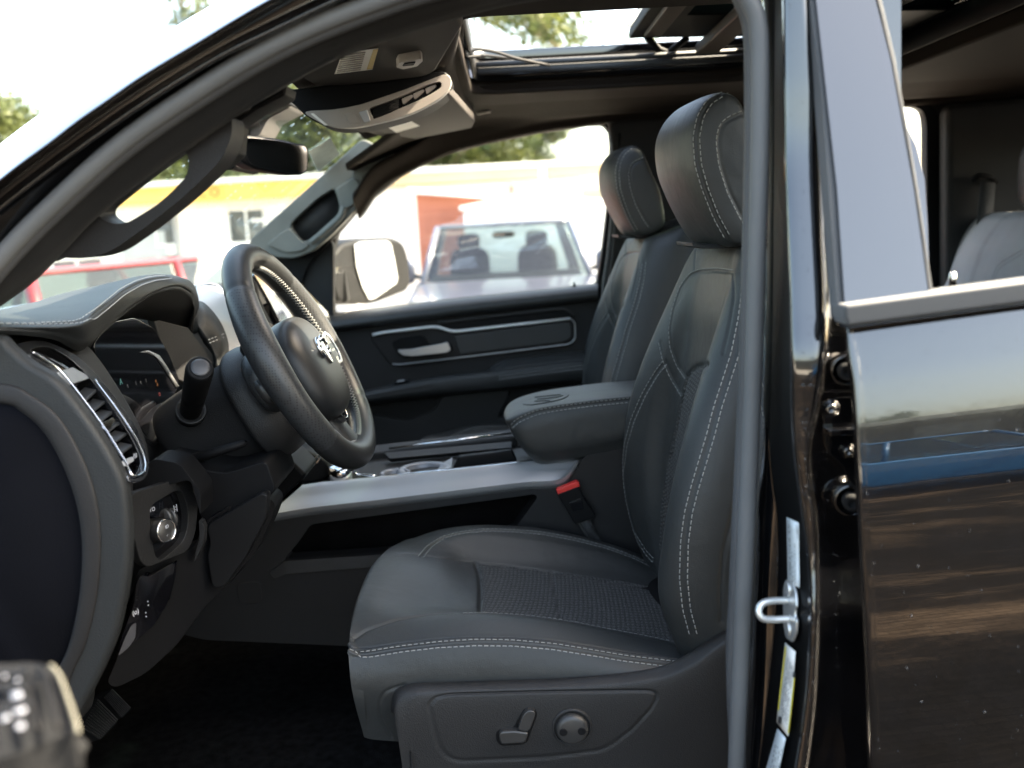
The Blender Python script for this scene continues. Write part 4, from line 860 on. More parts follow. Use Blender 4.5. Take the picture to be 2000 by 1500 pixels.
# headlamp switch panel
n2 = np.array([.86, -.44, .10]); 
def ys(u, v): return .262 + .10 * (u - 260) / 120
def K(l, off=0): return np.array([P(u, v, ys(u, v)) for u, v in l]) + n2 * off
plate('switch_bezel', K([(248, 978), (262, 962), (345, 936), (370, 942), (388, 982), (382, 1042), (368, 1076), (288, 1108), (274, 1096), (262, 1050)]), -n2 * .014, PLASTICL, DSH, holes=[K([(292, 988), (343, 958), (356, 960), (366, 990), (368, 1022), (360, 1056), (314, 1096), (303, 1086), (295, 1040)])], r=.012, bevel=.006, seg=4)
plate('switch_plate', K([(288, 980), (350, 950), (372, 980), (370, 1060), (312, 1102), (296, 1090)], -.012), -n2 * .01, SCREEN, DSH, bevel=.001)
kc = K([(309, 1036)])[0] - n2 * .008
lathe('lamp_knob', kc, n2, [(0, .0155), (.018, .0145), (.021, .0142), (.0225, .0132)], GRIPM, DSH, 40)
lathe('lamp_knob_ring', kc + n2 * .0205, n2, [(0, .0146), (.002, .0146), (.0028, .0138), (.0022, .0128), (.0010, .0126)], CHROME, DSH, 40)
lathe('lamp_knob_face', kc + n2 * .021, n2, [(0, .0128), (.001, .012), (.0011, .0001)], GLOSSP, DSH, 40)
yb = np.array([.35, .9, 0.])
text('knob_mark', 'ID', kc + n2 * .0223 + np.array([0, -.003, .003]), yb, (0, 0, 1), .006, WHITEP, DSH, .0001)
text('knob_mark', 'CE', kc + n2 * .0223 + np.array([0, -.002, -.009]), yb, (0, 0, 1), .0055, WHITEP, DSH, .0001)
text('knob_mark', 'AUTO', K([(291, 1006)])[0] + n2 * -.009, yb, (0, 0, 1), .007, WHITEP, DSH, .0001)
for u in (336, 346):
    lathe('thumbwheel', K([(u, 1012)])[0] - n2 * .016, np.array([.4, .9, 0]), [(-.003, .014), (0, .0155), (.003, .014)], GRIPM, DSH, 28)
text('knob_mark', '|:|', K([(338, 998)])[0] + n2 * .001, yb, (0, 0, 1), .010, WHITEP, DSH, .0001)
# lower dash
DARKG = mat('knee_plastic', (.0060, .0060, .0064), .5, spec=.15, bump=[('n', 300, .15, .0006)], var=(8, .15))
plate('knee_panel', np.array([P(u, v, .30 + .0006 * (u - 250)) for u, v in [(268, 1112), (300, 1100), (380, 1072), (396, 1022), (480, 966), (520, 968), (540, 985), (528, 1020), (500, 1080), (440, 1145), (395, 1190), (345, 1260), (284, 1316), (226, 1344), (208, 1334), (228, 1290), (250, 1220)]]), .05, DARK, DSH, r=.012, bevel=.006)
plate('fuse_cover', np.array([P(u, v, .38) for u, v in [(400, 1028), (512, 962), (523, 968), (520, 1012), (480, 1090), (438, 1148), (414, 1150), (403, 1085), (411, 1060)]]), .02, DARKG, DSH, r=.01, bevel=.005)
plate('release_lever', np.array([P(u, v, .36) for u, v in [(388, 1016), (394, 1018), (400, 1032), (398, 1060), (388, 1082), (379, 1099), (382, 1078), (390, 1050)]]), .012, PLASTICL, DSH, r=.004, bevel=.002)
plate('lower_switch_panel', np.array([P(u, v, .275 + .0006 * (u - 250)) for u, v in [(276, 1122), (290, 1128), (340, 1098), (338, 1130), (326, 1180), (300, 1222), (228, 1284), (236, 1250), (262, 1180), (266, 1140)]]), .012, GLOSSP, DSH, r=.006, bevel=.002)
plate('coin_pocket', np.array([P(u, v, .270 + .0006 * (u - 250)) for u, v in [(244, 1246), (256, 1222), (264, 1218), (262, 1248), (250, 1266), (230, 1282)]]), .004, SILVERG := mat('pocket_grey', (.05, .05, .055), .4, var=(20, .1)), DSH, r=.003, bevel=.001)
pp = np.array([P(u, v, .272) for u, v in [(258, 1208), (284, 1212), (286, 1180)]])
text('switch_mark', '(o)', pp[0] + np.array([.002, -.002, .004]), yb, (0, 0, 1), .009, WHITEP, DSH, .0001)
text('switch_mark', ':', np.array(P(284, 1206, .282)), yb, (0, 0, 1), .014, WHITEP, DSH, .0001); text('switch_mark', ':', np.array(P(288, 1184, .284)), yb, (0, 0, 1), .014, WHITEP, DSH, .0001)
# centre stack
plate('centre_trim', np.array([P(*q) for q in [(372, 562, .92), (385, 556, 1.0), (425, 558, 1.04), (438, 574, 1.03), (470, 640, .99), (494, 690, .95), (480, 730, .90), (436, 742, .86), (444, 700, .88), (438, 660, .90), (415, 620, .91), (384, 592, .91)]]), (-.02, .01, 0), SILVER, DSH, r=.006, bevel=.003)
tube('centre_chrome', cr([P(*q) for q in [(384, 558, 1.0), (420, 557, 1.04), (436, 572, 1.035), (470, 640, .99), (496, 690, .95)]], 8), .003, CHROME, DSH, k=8)
S = Surf([[P(*q) for q in r] for r in ([(366, 600, .86), (378, 588, .90), (400, 592, .92), (428, 624, .91), (444, 660, .90), (447, 690, .89), (436, 720, .88)], [(372, 620, .84), (385, 604, .86), (402, 612, .86), (422, 640, .86), (434, 668, .86), (436, 694, .86), (430, 716, .86)], [(376, 650, .83), (388, 640, .83), (400, 655, .83), (414, 680, .84), (422, 700, .84), (426, 716, .84), (428, 730, .85)])], 12, 10); mb = MB()
offset_seam(S, [(404, 668), (438, 655)], mb, offs=(-.003, .003)); o = S.build('cluster_bolster', LEATHER2, DSH, thick=.01); mb.build('stitching', THREADD, o, smooth=False)
SCRN = plate('centre_screen', np.array([PXP(u, v, x) for u, v, x in [(494, 536, -.475), (540, 505, -.50), (640, 610, -.47), (668, 700, -.425), (600, 740, -.425), (556, 655, -.445)]]), (-.012, 0, 0), SCREEN, DSH, r=.01, bevel=.002)
tube('screen_edge', cr([PXP(494, 538, -.472), PXP(524, 590, -.459), PXP(556, 652, -.443), PXP(600, 735, -.424)], 8), .0035, GLOSSP, DSH, k=8)
mbv = MB()
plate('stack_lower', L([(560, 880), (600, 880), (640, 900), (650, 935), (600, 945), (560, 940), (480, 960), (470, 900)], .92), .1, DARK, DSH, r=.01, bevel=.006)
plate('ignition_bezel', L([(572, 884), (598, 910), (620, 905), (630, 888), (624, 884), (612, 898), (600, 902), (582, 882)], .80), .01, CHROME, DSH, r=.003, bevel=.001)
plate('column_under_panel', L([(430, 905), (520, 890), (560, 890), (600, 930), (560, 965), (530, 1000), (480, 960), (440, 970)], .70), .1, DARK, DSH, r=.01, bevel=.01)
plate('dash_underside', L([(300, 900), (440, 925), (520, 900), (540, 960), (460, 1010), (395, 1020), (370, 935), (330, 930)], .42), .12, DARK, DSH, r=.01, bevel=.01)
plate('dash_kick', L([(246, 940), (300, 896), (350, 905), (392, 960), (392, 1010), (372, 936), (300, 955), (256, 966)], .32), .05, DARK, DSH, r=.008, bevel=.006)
# ================================================================ steering wheel and column
AX = np.array([math.cos(math.radians(25.7)), 0, math.sin(math.radians(25.7))]); BX = np.array([-AX[2], 0, AX[0]]); YX = np.array([0, 1., 0])
C0 = np.array([-.307, .58, 1.367])
def superloft(name, secs, m, parent, c=C0, k=36, sub=4, ex=.6, caps=True):
    rows = []
    for d, hy, hb, *of in secs:
        oy, ob = of if len(of) == 2 else (0, 0); r = []
        for j in range(k):
            t = 2 * math.pi * j / k; f = lambda q: math.copysign(abs(q) ** ex, q)
            r.append(c + AX * d + YX * (oy + hy * f(math.cos(t))) + BX * (ob + hb * f(math.sin(t))))
        rows.append(r)
    return Surf(rows, sub, 1, ct=True, inside=tuple(c + AX * (secs[0][0] + secs[-1][0]) / 2), caps=caps).build(name, m, parent)
RIMR, RT_ = .1695, .0203
def rimpt(t, ph=0, r=RT_, extra=0):
    """t: angle round the wheel from the top towards the door; ph: round the tube (0 = outward, 90 = towards the driver)"""
    rad = np.array(BX * math.cos(t) - YX * math.sin(t)); fl = 1 - .035 * max(0, -math.cos(t) - .75) * 4
    rr = 1 + .12 * math.exp(-((abs(math.degrees(math.atan2(math.sin(t), math.cos(t)))) - 78) / 22) ** 2)
    return C0 + rad * RIMR * fl + (rad * math.cos(ph) + AX * math.sin(ph)) * r * rr
NT, NP = 240, 20
V = [rimpt(2 * math.pi * i / NT, 2 * math.pi * j / NP) for i in range(NT) for j in range(NP)]
F = [(i * NP + j, i * NP + (j + 1) % NP, ((i + 1) % NT) * NP + (j + 1) % NP, ((i + 1) % NT) * NP + j) for i in range(NT) for j in range(NP)]
V = np.array(V); mi = []
for f in F:
    i = f[0] // NP; dg = 360 * i / NT; mi.append(1 if 46 < dg < 128 or 232 < dg < 314 else 0)
for dg in (46, 128, 232, 314):
    for i in range(NT):
        q = abs(360 * i / NT - dg)
        if q < 1.6:
            c = C0 + (V[i * NP:(i + 1) * NP].mean(0) - C0); V[i * NP:(i + 1) * NP] = c + (V[i * NP:(i + 1) * NP] - c) * (.94 if q < .8 else .98)
SWH = mesh('steering_wheel', V, F, [WHEELL, PERF], TRUCK, True, mi)
mb = MB(); RTH = mat('rim_thread', (.26, .26, .25), .7, var=(200, .1))
for a0, a1 in ((8, 172), (188, 352)):
    t = a0; i = 0
    while t < a1:
        for s in (-1, 1):
            A = rimpt(math.radians(t), math.radians(168 + s * 13), RT_ + .0003); B = rimpt(math.radians(t + 2.3), math.radians(168 - s * 13), RT_ + .0003); M_ = rimpt(math.radians(t + 1.15), math.radians(168), RT_ + .0012)
            mb.tube([A, M_, B], .00042, k=4)
        t += 2.3
    mb.build('rim_stitching', RTH, SWH); mb = MB()
superloft('hub_cover', [(d, a, b, (0, -.018)) if 0 else (d, a, b, 0, -.018) for d, a, b in ((-.055, .05, .045), (-.04, .080, .07), (-.02, .092, .080), (.004, .092, .082), (.017, .084, .076), (.025, .069, .061), (.029, .045, .038), (.030, .01, .01))], WHEELL, SWH, ex=.75)
superloft('hub_back', [(-.075, .05, .05), (-.06, .075, .07), (-.035, .085, .08), (-.025, .07, .07)], DARK, SWH, ex=.8)
for s in (-1, 1):
    rows = []
    for yy, hb, hd, ob, od in ((.05, .045, .016, 0, -.028), (.09, .042, .018, 0, -.026), (.125, .036, .016, 0, -.014), (.150, .030, .012, 0, -.004), (.168, .026, .008, 0, 0)):
        rows.append([C0 + YX * s * yy + BX * (ob + hb * math.copysign(abs(math.sin(t)) ** .7, math.sin(t))) + AX * (od + hd * math.copysign(abs(math.cos(t)) ** .7, math.cos(t))) for t in np.linspace(0, 2 * math.pi, 24, endpoint=False)])
    Surf(rows, 6, 1, ct=True, inside=tuple(C0 + YX * s * .11), caps=True).build('spoke', WHEELL, SWH)
    # switch pod on the driver side of each spoke
    c = C0 + YX * s * .110 + (AX * .010 - BX * .010 if s > 0 else -AX * .016)
    q = [(-.026, .024), (.012, .030), (.030, .020), (.032, -.012), (.016, -.028), (-.022, -.026)]
    plate('switch_pod', [c + YX * s * a + BX * b for a, b in q], AX * .007, GLOSSP, SWH, r=.008, bevel=.002)
    plate('pod_trim', [c + AX * .007 + YX * s * a + BX * b for a, b in q], AX * .002, SILVER, SWH, holes=[[c + AX * .007 + YX * s * a * .8 + BX * b * .8 for a, b in q]], r=.007, bevel=.0008)
    for b in (-.010, .004, .016): plate('pod_key', [c + AX * .0072 + YX * s * a + BX * (b + d) for a, d in ((-.014, -.005), (.016, -.005), (.016, .005), (-.014, .005))], AX * .0012, GRIPM, SWH, r=.002, bevel=.0006)
# volume rocker on the back of the near spoke
superl = []
c = C0 - YX * .105 - AX * .045
rows = []
for d, hy, hb in ((-.012, .012, .014), (-.006, .034, .038), (.006, .040, .046), (.022, .038, .044), (.034, .030, .034)):
    rows.append([c + AX * d + YX * hy * math.cos(t) + BX * hb * math.copysign(abs(math.sin(t)) ** .8, math.sin(t)) for t in np.linspace(0, 2 * math.pi, 28, endpoint=False)])
Surf(rows, 6, 1, ct=True, inside=tuple(c), caps=True).build('spoke_back_pod', PERF, SWH)
r0_ = P(500, 745, .437); r1_ = P(531, 787, .437)
tube('volume_rocker', [r0_, r0_ * .7 + r1_ * .3 + [.001, -.002, 0], r0_ * .3 + r1_ * .7 + [.001, -.002, 0], r1_], [.0045, .006, .006, .0045], GRIPM, SWH, flat=1.3)
tube('rocker_line', [r0_ + [0.003, -.006, .002], r1_ + [.003, -.006, .002]], .0009, PLASTICL, SWH)
# lower spoke
rows = []
for d, hy, hd, od in ((.06, .050, .014, -.02), (.09, .036, .013, -.014), (.12, .030, .011, -.008), (.145, .034, .010, -.004), (.168, .05, .007, 0)):
    rows.append([C0 - BX * d + YX * hy * math.cos(t) + AX * (od + hd * math.sin(t)) for t in np.linspace(0, 2 * math.pi, 24, endpoint=False)])
Surf(rows, 6, 1, ct=True, inside=tuple(C0 - BX * .11), caps=True).build('lower_spoke', WHEELL, SWH)
plate('spoke_bezel', [C0 - BX * d + YX * y + AX * .000 for d, y in ((.078, -.030), (.078, .030), (.10, .020), (.112, .012), (.112, -.012), (.10, -.020))], AX * .010, CHROME, SWH, holes=[[C0 - BX * d + YX * y for d, y in ((.083, -.022), (.083, .022), (.098, .014), (.107, .008), (.107, -.008), (.098, -.014))]], r=.004, bevel=.001)
# chrome animal-head badge: crown, two curled horns, muzzle
bc = C0 + AX * .0290 - BX * .004
def BB(l): return [bc + YX * y + BX * b for y, b in l]
plate('badge_head', BB([(-.008, .016), (.008, .016), (.011, .004), (.007, -.012), (.0035, -.022), (-.0035, -.022), (-.007, -.012), (-.011, .004)]), AX * .005, CHROME, SWH, r=.003, bevel=.0015)
for s in (-1, 1):
    tube('badge_horn', cr(BB([(s * .006, .016), (s * .014, .019), (s * .022, .013), (s * .024, .002), (s * .019, -.007), (s * .013, -.004)]) + AX * .003, 6), np.interp(np.linspace(0, 1, 31), [0, .5, 1], [.005, .0045, .0018]), CHROME, SWH, k=8)
text('airbag_mark', 'SRS', C0 + AX * .0285 - YX * .012 - BX * .040, YX, BX, .010, DARK, SWH, .0006)
text('airbag_mark', 'AIRBAG', C0 + AX * .0262 - YX * .016 - BX * .060, YX, BX, .007, DARK, SWH, .0006)
# column
COLM = superloft('steering_column', [(-.235, .055, .05, 0, -.025), (-.22, .075, .068, 0, -.025), (-.15, .082, .075, 0, -.025), (-.105, .090, .078, 0, -.025), (-.098, .094, .080, 0, -.025), (-.096, .088, .075, 0, -.025)], PLASTIC, TRUCK, ex=.72)
superloft('wheel_shroud', [(-.098, .090, .072, 0, -.026), (-.094, .106, .086, 0, -.026), (-.085, .109, .089, 0, -.026), (-.065, .104, .085, 0, -.026), (-.045, .088, .073, 0, -.022), (-.03, .07, .06, 0, -.018), (-.028, .05, .05, 0, -.015)], PLASTICL, COLM, ex=.72)
tip, base = P(391, 718, .345), P(373, 800, .462)
ax = tip - base; ln = np.linalg.norm(ax); ax /= ln
lathe('turn_stalk', base, ax, [(-.02, .0135), (ln * .35, .0155), (ln * .40, .0152), (ln * .42, .0158), (ln * .75, .0168), (ln * .93, .0172), (ln * .985, .0158), (ln, .0140), (ln - .0012, .0132), (ln - .0008, .0120), (ln + .0008, .009), (ln + .0012, .0001)], DARK, COLM, 40)
lathe('stalk_cap', tip + ax * .0002, ax, [(0, .0118), (.0012, .0112), (.0018, .008), (.0019, .0001)], mat('stalk_cap_grey', (.035, .036, .040), .4, var=(30, .1)), COLM, 36)
lathe('stalk_boot', base - ax * .006, ax, [(-.01, .020), (.004, .0205), (.006, .0195), (.002, .017)], PLASTICL, COLM, 36)
tube('tilt_lever', cr([P(352, 905, .50), P(372, 897, .46), P(405, 888, .44), (P(445, 876, .44)), P(470, 868, .445), P(478, 865, .45)], 6), np.r_[np.linspace(.010, .0085, 20), np.linspace(.0085, .0060, 11)], DARK, COLM, flat=.75)
# pedals
def pedal(name, quad, y, n):
    q = L(quad, y); o = plate(name, q, (-.02, .006, -.008), DARK, TRUCK, r=.006, bevel=.003); mb = MB()
    for i in range(n):
        t = (i + .5) / n; a = q[0] * (1 - t) + q[3] * t; b = q[1] * (1 - t) + q[2] * t
        mb.tube([a + (b - a) * .06 + [.002, -.002, .001], a + (b - a) * .94 + [.002, -.002, .001]], .0014, k=5)
    mb.build('pedal_ribs', RUBBERD, o); return o
pedal('brake_pedal', [(188, 1362), (232, 1408), (196, 1446), (155, 1420)], .50, 12)
pedal('accelerator_pedal', [(216, 1343), (257, 1385), (238, 1404), (199, 1360)], .58, 8)
# ================================================================ centre console
CON = plate('centre_console', L([(527, 1004), (700, 984), (1000, 949), (1100, 936), (1168, 866), (1230, 820), (1420, 800), (1420, 1400), (700, 1400), (690, 1262), (400, 1250), (345, 1236), (398, 1183), (450, 1138), (500, 1080)], .855), .05, PLASTIC, TRUCK,
            holes=[fillet(L([(607, 1024), (1045, 965), (1050, 972), (1000, 1040), (900, 1075), (560, 1098), (556, 1090), (582, 1060)], .855), .008)], r=.01, bevel=.003)
plate('console_core', L([(560, 1000), (1170, 890), (1400, 860), (1400, 1400), (720, 1400), (700, 1236), (500, 1226)], .935), .20, FLOCK, CON, bevel=0)
plate('pocket_lining', L([(540, 1000), (1090, 940), (1060, 1110), (540, 1120)], .925), .008, FLOCK, CON, bevel=0)
plate('pocket_ledge', np.vstack([L([(525, 1118), (556, 1096), (900, 1073), (1010, 1030)], .85), L([(1010, 1045), (900, 1095), (560, 1122), (535, 1132)], .846)]), .015, PLASTICL, CON, r=.004, bevel=.002)
plate('access_cover', L([(462, 1146), (470, 1139), (503, 1136), (509, 1142), (512, 1170), (506, 1178), (474, 1181), (467, 1176)], .853), .004, PLASTIC, CON, r=.004, bevel=.001)
# satin side rail: sloping face
up = [(590, 948), (640, 941), (760, 930), (900, 916), (1050, 900), (1142, 889), (1165, 884)]
lo = [(524, 1006), (610, 992), (740, 977), (880, 960), (1020, 943), (1096, 936), (1128, 900)]
rows = [[P(u, v, .888) + np.array([0, .004, -.006]) for u, v in up], [P(u, v, .884) for u, v in up], [P(u * .97 + a * .03, v * .97 + b * .03, .876) for (u, v), (a, b) in zip(up, lo)], [P(u * .5 + a * .5, v * .5 + b * .5, .862) for (u, v), (a, b) in zip(up, lo)], [P(u * .06 + a * .94, v * .06 + b * .94, .846) for (u, v), (a, b) in zip(up, lo)], [P(u, v, .845) for u, v in lo], [P(u, v + 9, .847) for u, v in lo], [P(u, v + 14, .853) for u, v in lo]]
Surf(rows, 6, 6, inside=(.1, 1.2, .7)).build('side_rail', DSILV, CON)
zt = P(900, 916, .888)[2]
def T(u, v): return PZ(u, v, P(u, 916 - (u - 900) * .108, .888)[2])
top = np.array([P(590, 948, .888), P(1165, 884, .888), P(1230, 838, 1.16), P(700, 886, 1.16)]) + [0, 0, -.012]
plate('console_top', top, (0, 0, -.02), PLASTIC, CON, bevel=.002)
plate('far_rail', np.array([P(700, 888, 1.13), P(1010, 852, 1.13), P(1010, 836, 1.165), P(705, 872, 1.165)]) + [0, 0, .0], (0, 0, -.03), PLASTICL, CON, bevel=.004)
tube('far_chrome', [P(760, 876, 1.13), P(870, 862, 1.13), P(1005, 845, 1.13)], .0022, CHROME, CON)
tube('near_chrome', [P(735, 931, .892), P(880, 917, .892), P(1000, 904, .892), P(1045, 899, .892)], .0016, CHROME, CON)
plate('tray_wall', np.array([P(884, 915, .93), P(1010, 901, .93), P(1000, 880, .93), P(895, 893, .93)]), .02, DARK, CON, bevel=.003)
plate('tray_edge', np.array([P(748, 884, 1.08), P(1000, 862, 1.08), P(1000, 874, 1.05), P(760, 896, 1.05)]), (0, .01, -.01), PLASTIC, CON, bevel=.003)
CUP = mat('cup_insert', (.16, .17, .19), .38, metal=.2, var=(15, .08))
def ring3(c, R1, R2, h, name, a0=0, a1=360):
    mb = MB(); n = 40; V = []; F = []
    for i in range(n + 1):
        t = math.radians(a0 + (a1 - a0) * i / n); e = np.array([math.cos(t), math.sin(t), 0])
        for r, z in ((R2, -h), (R2, -.002), (R2 + .002, 0), ((R1 + R2) / 2, .001), (R1 - .002, 0), (R1, -.002), (R1, -h)): V.append(c + e * r + [0, 0, z])
    for i in range(n):
        for j in range(6): F.append((i * 7 + j, i * 7 + j + 1, (i + 1) * 7 + j + 1, (i + 1) * 7 + j))
    mb.add(V, F); return mb.build(name, CUP, CON)
zc = P(830, 912, .97)[2]
for (u, v), R_ in (((828, 914), .052), ((772, 922), .030)):
    c = PZ(u, v, zc + .004); ring3(c, R_ * 1.0, R_ * .72, .03, 'cup_holder')
    lathe('cup_well', c + [0, 0, -.03], (0, 0, 1), [(0, R_ * .76), (.001, R_ * .74), (.0012, .0001)], DARK, CON, 32)
plate('cup_bridge', np.array([PZ(u, v, zc + .003) for u, v in [(862, 905), (884, 893), (882, 914), (850, 925)]]), (0, 0, -.008), CUP, CON, r=.004, bevel=.002)
tube('shift_dial_ring', cr([P(*q) for q in [(600, 937, .93), (650, 931, .93), (690, 928, .93), (735, 931, .93)]], 6), .004, CHROME, CON)
lathe('shift_dial', PZ(668, 925, zc + .012), (0, 0, 1), [(-.01, .03), (.012, .028), (.018, .025), (.018, .0001)], CHROME, CON, 36)
# armrest
R_ = [
 [(1052, 903, .90), (1100, 899, .89), (1160, 892, .89), (1260, 880, .89)],
 [(1030, 886, .862), (1085, 888, .852), (1150, 876, .85), (1260, 855, .85)],
 [(1005, 850, .862), (1062, 838, .848), (1150, 824, .846), (1260, 812, .846)],
 [(996, 832, .870), (1050, 806, .856), (1150, 790, .853), (1260, 779, .853)],
 [(988, 818, .885), (1048, 795, .872), (1150, 779, .87), (1260, 768, .87)],
 [(986, 803, .96), (1044, 776, .98), (1150, 760, .99), (1260, 750, .99)],
 [(994, 789, 1.06), (1046, 767, 1.10), (1150, 751, 1.11), (1260, 741, 1.11)],
 [(1002, 800, 1.08), (1052, 783, 1.125), (1150, 768, 1.13), (1260, 760, 1.13)],
 [(1040, 850, 1.04), (1080, 850, 1.08), (1150, 840, 1.09), (1260, 830, 1.09)]]
G = []
for r in R_: G.append([P(*q) for q in r])
A0 = np.array([g[0] for g in G]); cen = A0.mean(0)
for g in G: g.insert(0, np.array(g[0]) * .35 + cen * .65 + [.0, 0, .0])
S = Surf(G, 14, 20, cs=True, inside=(.12, 1.0, 1.17)); mb = MB()
offset_seam(S, [(1000, 833), (1010, 822), (1050, 805), (1090, 798), (1150, 790), (1245, 780)], mb, offs=(-.004, .004))
offset_seam(S, [(1046, 770), (1100, 760), (1150, 754), (1243, 745)], mb, offs=(.003,), gd=.001)
ARM = S.build('armrest', LEATHER, CON); mb.build('stitching', THREAD, ARM, smooth=False)
# embossed badge on the lid
p, n = S.pick([(1022, 790), (1035, 778), (1062, 770), (1100, 768), (1117, 769), (1110, 776), (1085, 784), (1050, 790), (1030, 793)], closed=True, step=8)
plate('lid_badge', p[:-1] + n[:-1] * .0004, n.mean(0) * .0012, LEATHER, ARM, bevel=.0004)
for q in ([(1045, 777), (1095, 772)], [(1050, 781), (1085, 778), (1100, 774)], [(1045, 785), (1075, 784)]):
    p, n = S.pick(q, step=6); tube('badge_rib', p + n * .0016, .0009, LEATHER2, ARM)
# buckle
BK = plate('buckle', L([(1090, 966), (1130, 951), (1140, 972), (1163, 1006), (1160, 1012), (1126, 1024), (1120, 1018), (1104, 990)], .826), .020, DARK, TRUCK, r=.003, bevel=.003)
plate('buckle_button', L([(1087, 957), (1126, 941), (1131, 943), (1133, 950), (1092, 967), (1089, 965)], .828), .016, RED, BK, r=.002, bevel=.002)
plate('buckle_badge', L([(1112, 982), (1135, 973), (1140, 994), (1120, 1000)], .8245), .003, GLOSSP, BK, bevel=.0005)
text('buckle_text', 'PRESS', P(1118, 984, .8235), (1, 0, .28), (-.28, 0, 1), .008, PLASTICL, BK, .0002)
plate('buckle_strap', np.array([P(1128, 1020, .836), P(1152, 1012, .836), P(1162, 1035, .84), P(1180, 1068, .845), P(1160, 1075, .85), P(1142, 1045, .84)]), .003, BELT, BK, bevel=.0005)
tube('buckle_sleeve', cr([P(1139, 1014, .838), P(1150, 1032, .838), P(1164, 1055, .845), P(1176, 1075, .85)], 5), .0075, BELT, BK, flat=.35, up=(0, 1, 0))
# ================================================================ far door, pillar, mirror
YD = 1.80
BRIGHT = mat('sky_lit_trim', (.80, .81, .80), .35, metal=.2, spec=.6, var=(20, .03))  # near-white and barely metallic: the strip's sky reflection is put into the colour
FD = plate('front_door', L([(590, 645), (650, 632), (900, 590), (1100, 566), (1166, 560), (1180, 600), (1180, 900), (1000, 1000), (600, 1000), (560, 800)], YD), .10, SOFT, TRUCK, bevel=.006)
win = [(650, 614), (650, 490), (660, 452), (700, 402), (760, 350), (850, 306), (950, 279), (1050, 259), (1150, 244), (1180, 243), (1194, 262), (1190, 380), (1178, 480), (1166, 556), (900, 583)]
plate('window_frame', L([(560, 640), (560, 520), (640, 430), (700, 370), (780, 318), (860, 285), (950, 262), (1050, 243), (1150, 228), (1190, 226), (1212, 246), (1212, 380), (1200, 500), (1185, 600), (900, 620)], 1.84), .05, DARK, FD, holes=[L(win, 1.84)], r=.01, bevel=.005)
plate('mirror_sail', L([(560, 640), (552, 560), (590, 500), (640, 452), (651, 480), (651, 618)], 1.81), .04, SOFT, FD, r=.01, bevel=.004)
plate('window_glass', L(win, 1.865), .004, AGLASS, FD, bevel=0)
rows = [[P(u, v, y) for u, v in zip(np.linspace(575, 1168, 8), np.interp(np.linspace(575, 1168, 8), [575, 650, 900, 1168], [a, b, c, d]))] for a, b, c, d, y in
        [(628, 614, 582, 554, 1.845), (630, 617, 585, 557, 1.80), (638, 626, 594, 565, 1.772), (648, 637, 604, 574, 1.762), (656, 644, 612, 582, 1.768), (662, 649, 617, 588, 1.79)]]
Surf(rows, 8, 6).build('door_sill_trim', DOORL, FD)
plate('upper_insert', L([(722, 660), (748, 650), (852, 636), (886, 647), (960, 638), (1108, 620), (1124, 630), (1126, 664), (1110, 678), (900, 700), (780, 716), (762, 712)], 1.795), .02, PLASTIC, FD, r=.012, bevel=.003)
plate('accent_recess', L([(852, 632), (1085, 607), (1108, 610), (1120, 620), (900, 643), (884, 645)], 1.790), .01, DARK, FD, r=.006, bevel=.002)
tube('accent_rim', cr([P(u, v, 1.786) for u, v in [(855, 630), (960, 618), (1085, 604), (1106, 606), (1122, 616)]], 5), .004, DOORP, FD)
tube('door_chrome_strip', fillet([P(u, v, 1.784) for u, v in [(727, 654), (750, 649), (852, 637), (884, 648), (1000, 635), (1114, 622)]], .02, 5, False), .0050, BRIGHT, FD, flat=.8)
tube('door_chrome_strip', fillet([P(u, v, 1.786) for u, v in [(1114, 622), (1123, 630), (1124, 662), (1112, 672), (1000, 686), (900, 698), (780, 712), (766, 711)]], .03, 5, False), .0018, SILVER, FD)
plate('decor_panel', L([(886, 656), (1105, 629), (1115, 632), (1117, 658), (1105, 668), (898, 693)], 1.785), .01, DOORL, FD, r=.008, bevel=.003)
plate('handle_recess', L([(764, 668), (780, 660), (822, 654), (832, 660), (838, 672), (880, 668), (886, 680), (868, 694), (788, 700), (775, 690)], 1.789), .012, DARK, FD, r=.01, bevel=.002)
plate('inner_handle', L([(775, 684), (800, 683), (860, 672), (874, 668), (881, 684), (872, 689), (805, 696), (786, 694)], 1.765), .014, SILVER, FD, r=.006, bevel=.004)
AR = [[(704, 770, 1.78), (838, 740, 1.78), (962, 724, 1.78), (1150, 700, 1.78)], [(704, 764, 1.73), (838, 738, 1.73), (962, 724, 1.72), (1150, 700, 1.72)], [(704, 772, 1.705), (838, 746, 1.705), (962, 730, 1.70), (1150, 706, 1.70)], [(704, 784, 1.705), (838, 766, 1.705), (966, 752, 1.70), (1150, 728, 1.70)], [(704, 792, 1.73), (838, 775, 1.73), (966, 762, 1.72), (1150, 742, 1.72)], [(704, 794, 1.80), (838, 778, 1.80), (966, 764, 1.80), (1150, 746, 1.80)]]
S = Surf([[P(*q) for q in r] for r in AR], 10, 16); mb = MB(); offset_seam(S, [(975, 738), (1050, 728), (1145, 716)], mb, offs=(-.004, .004)); offset_seam(S, [(720, 776), (836, 757)], mb, offs=())
for q in ([(838, 740), (838, 775)], [(966, 726), (968, 762)]): p, n = S.pick(q); S.groove(p, .003, .004)
o = S.build('door_armrest', DOORL, FD); mb.build('stitching', THREADD, o, smooth=False)
S = Surf([[P(*q) for q in r] for r in ([(950, 722, 1.79), (985, 703, 1.79), (1060, 694, 1.79), (1150, 684, 1.79)], [(955, 722, 1.75), (990, 704, 1.745), (1060, 696, 1.745), (1150, 686, 1.745)], [(962, 728, 1.72), (996, 718, 1.715), (1060, 710, 1.715), (1150, 700, 1.715)])], 8, 8); S.build('elbow_pad', DOORL, FD, thick=.02)
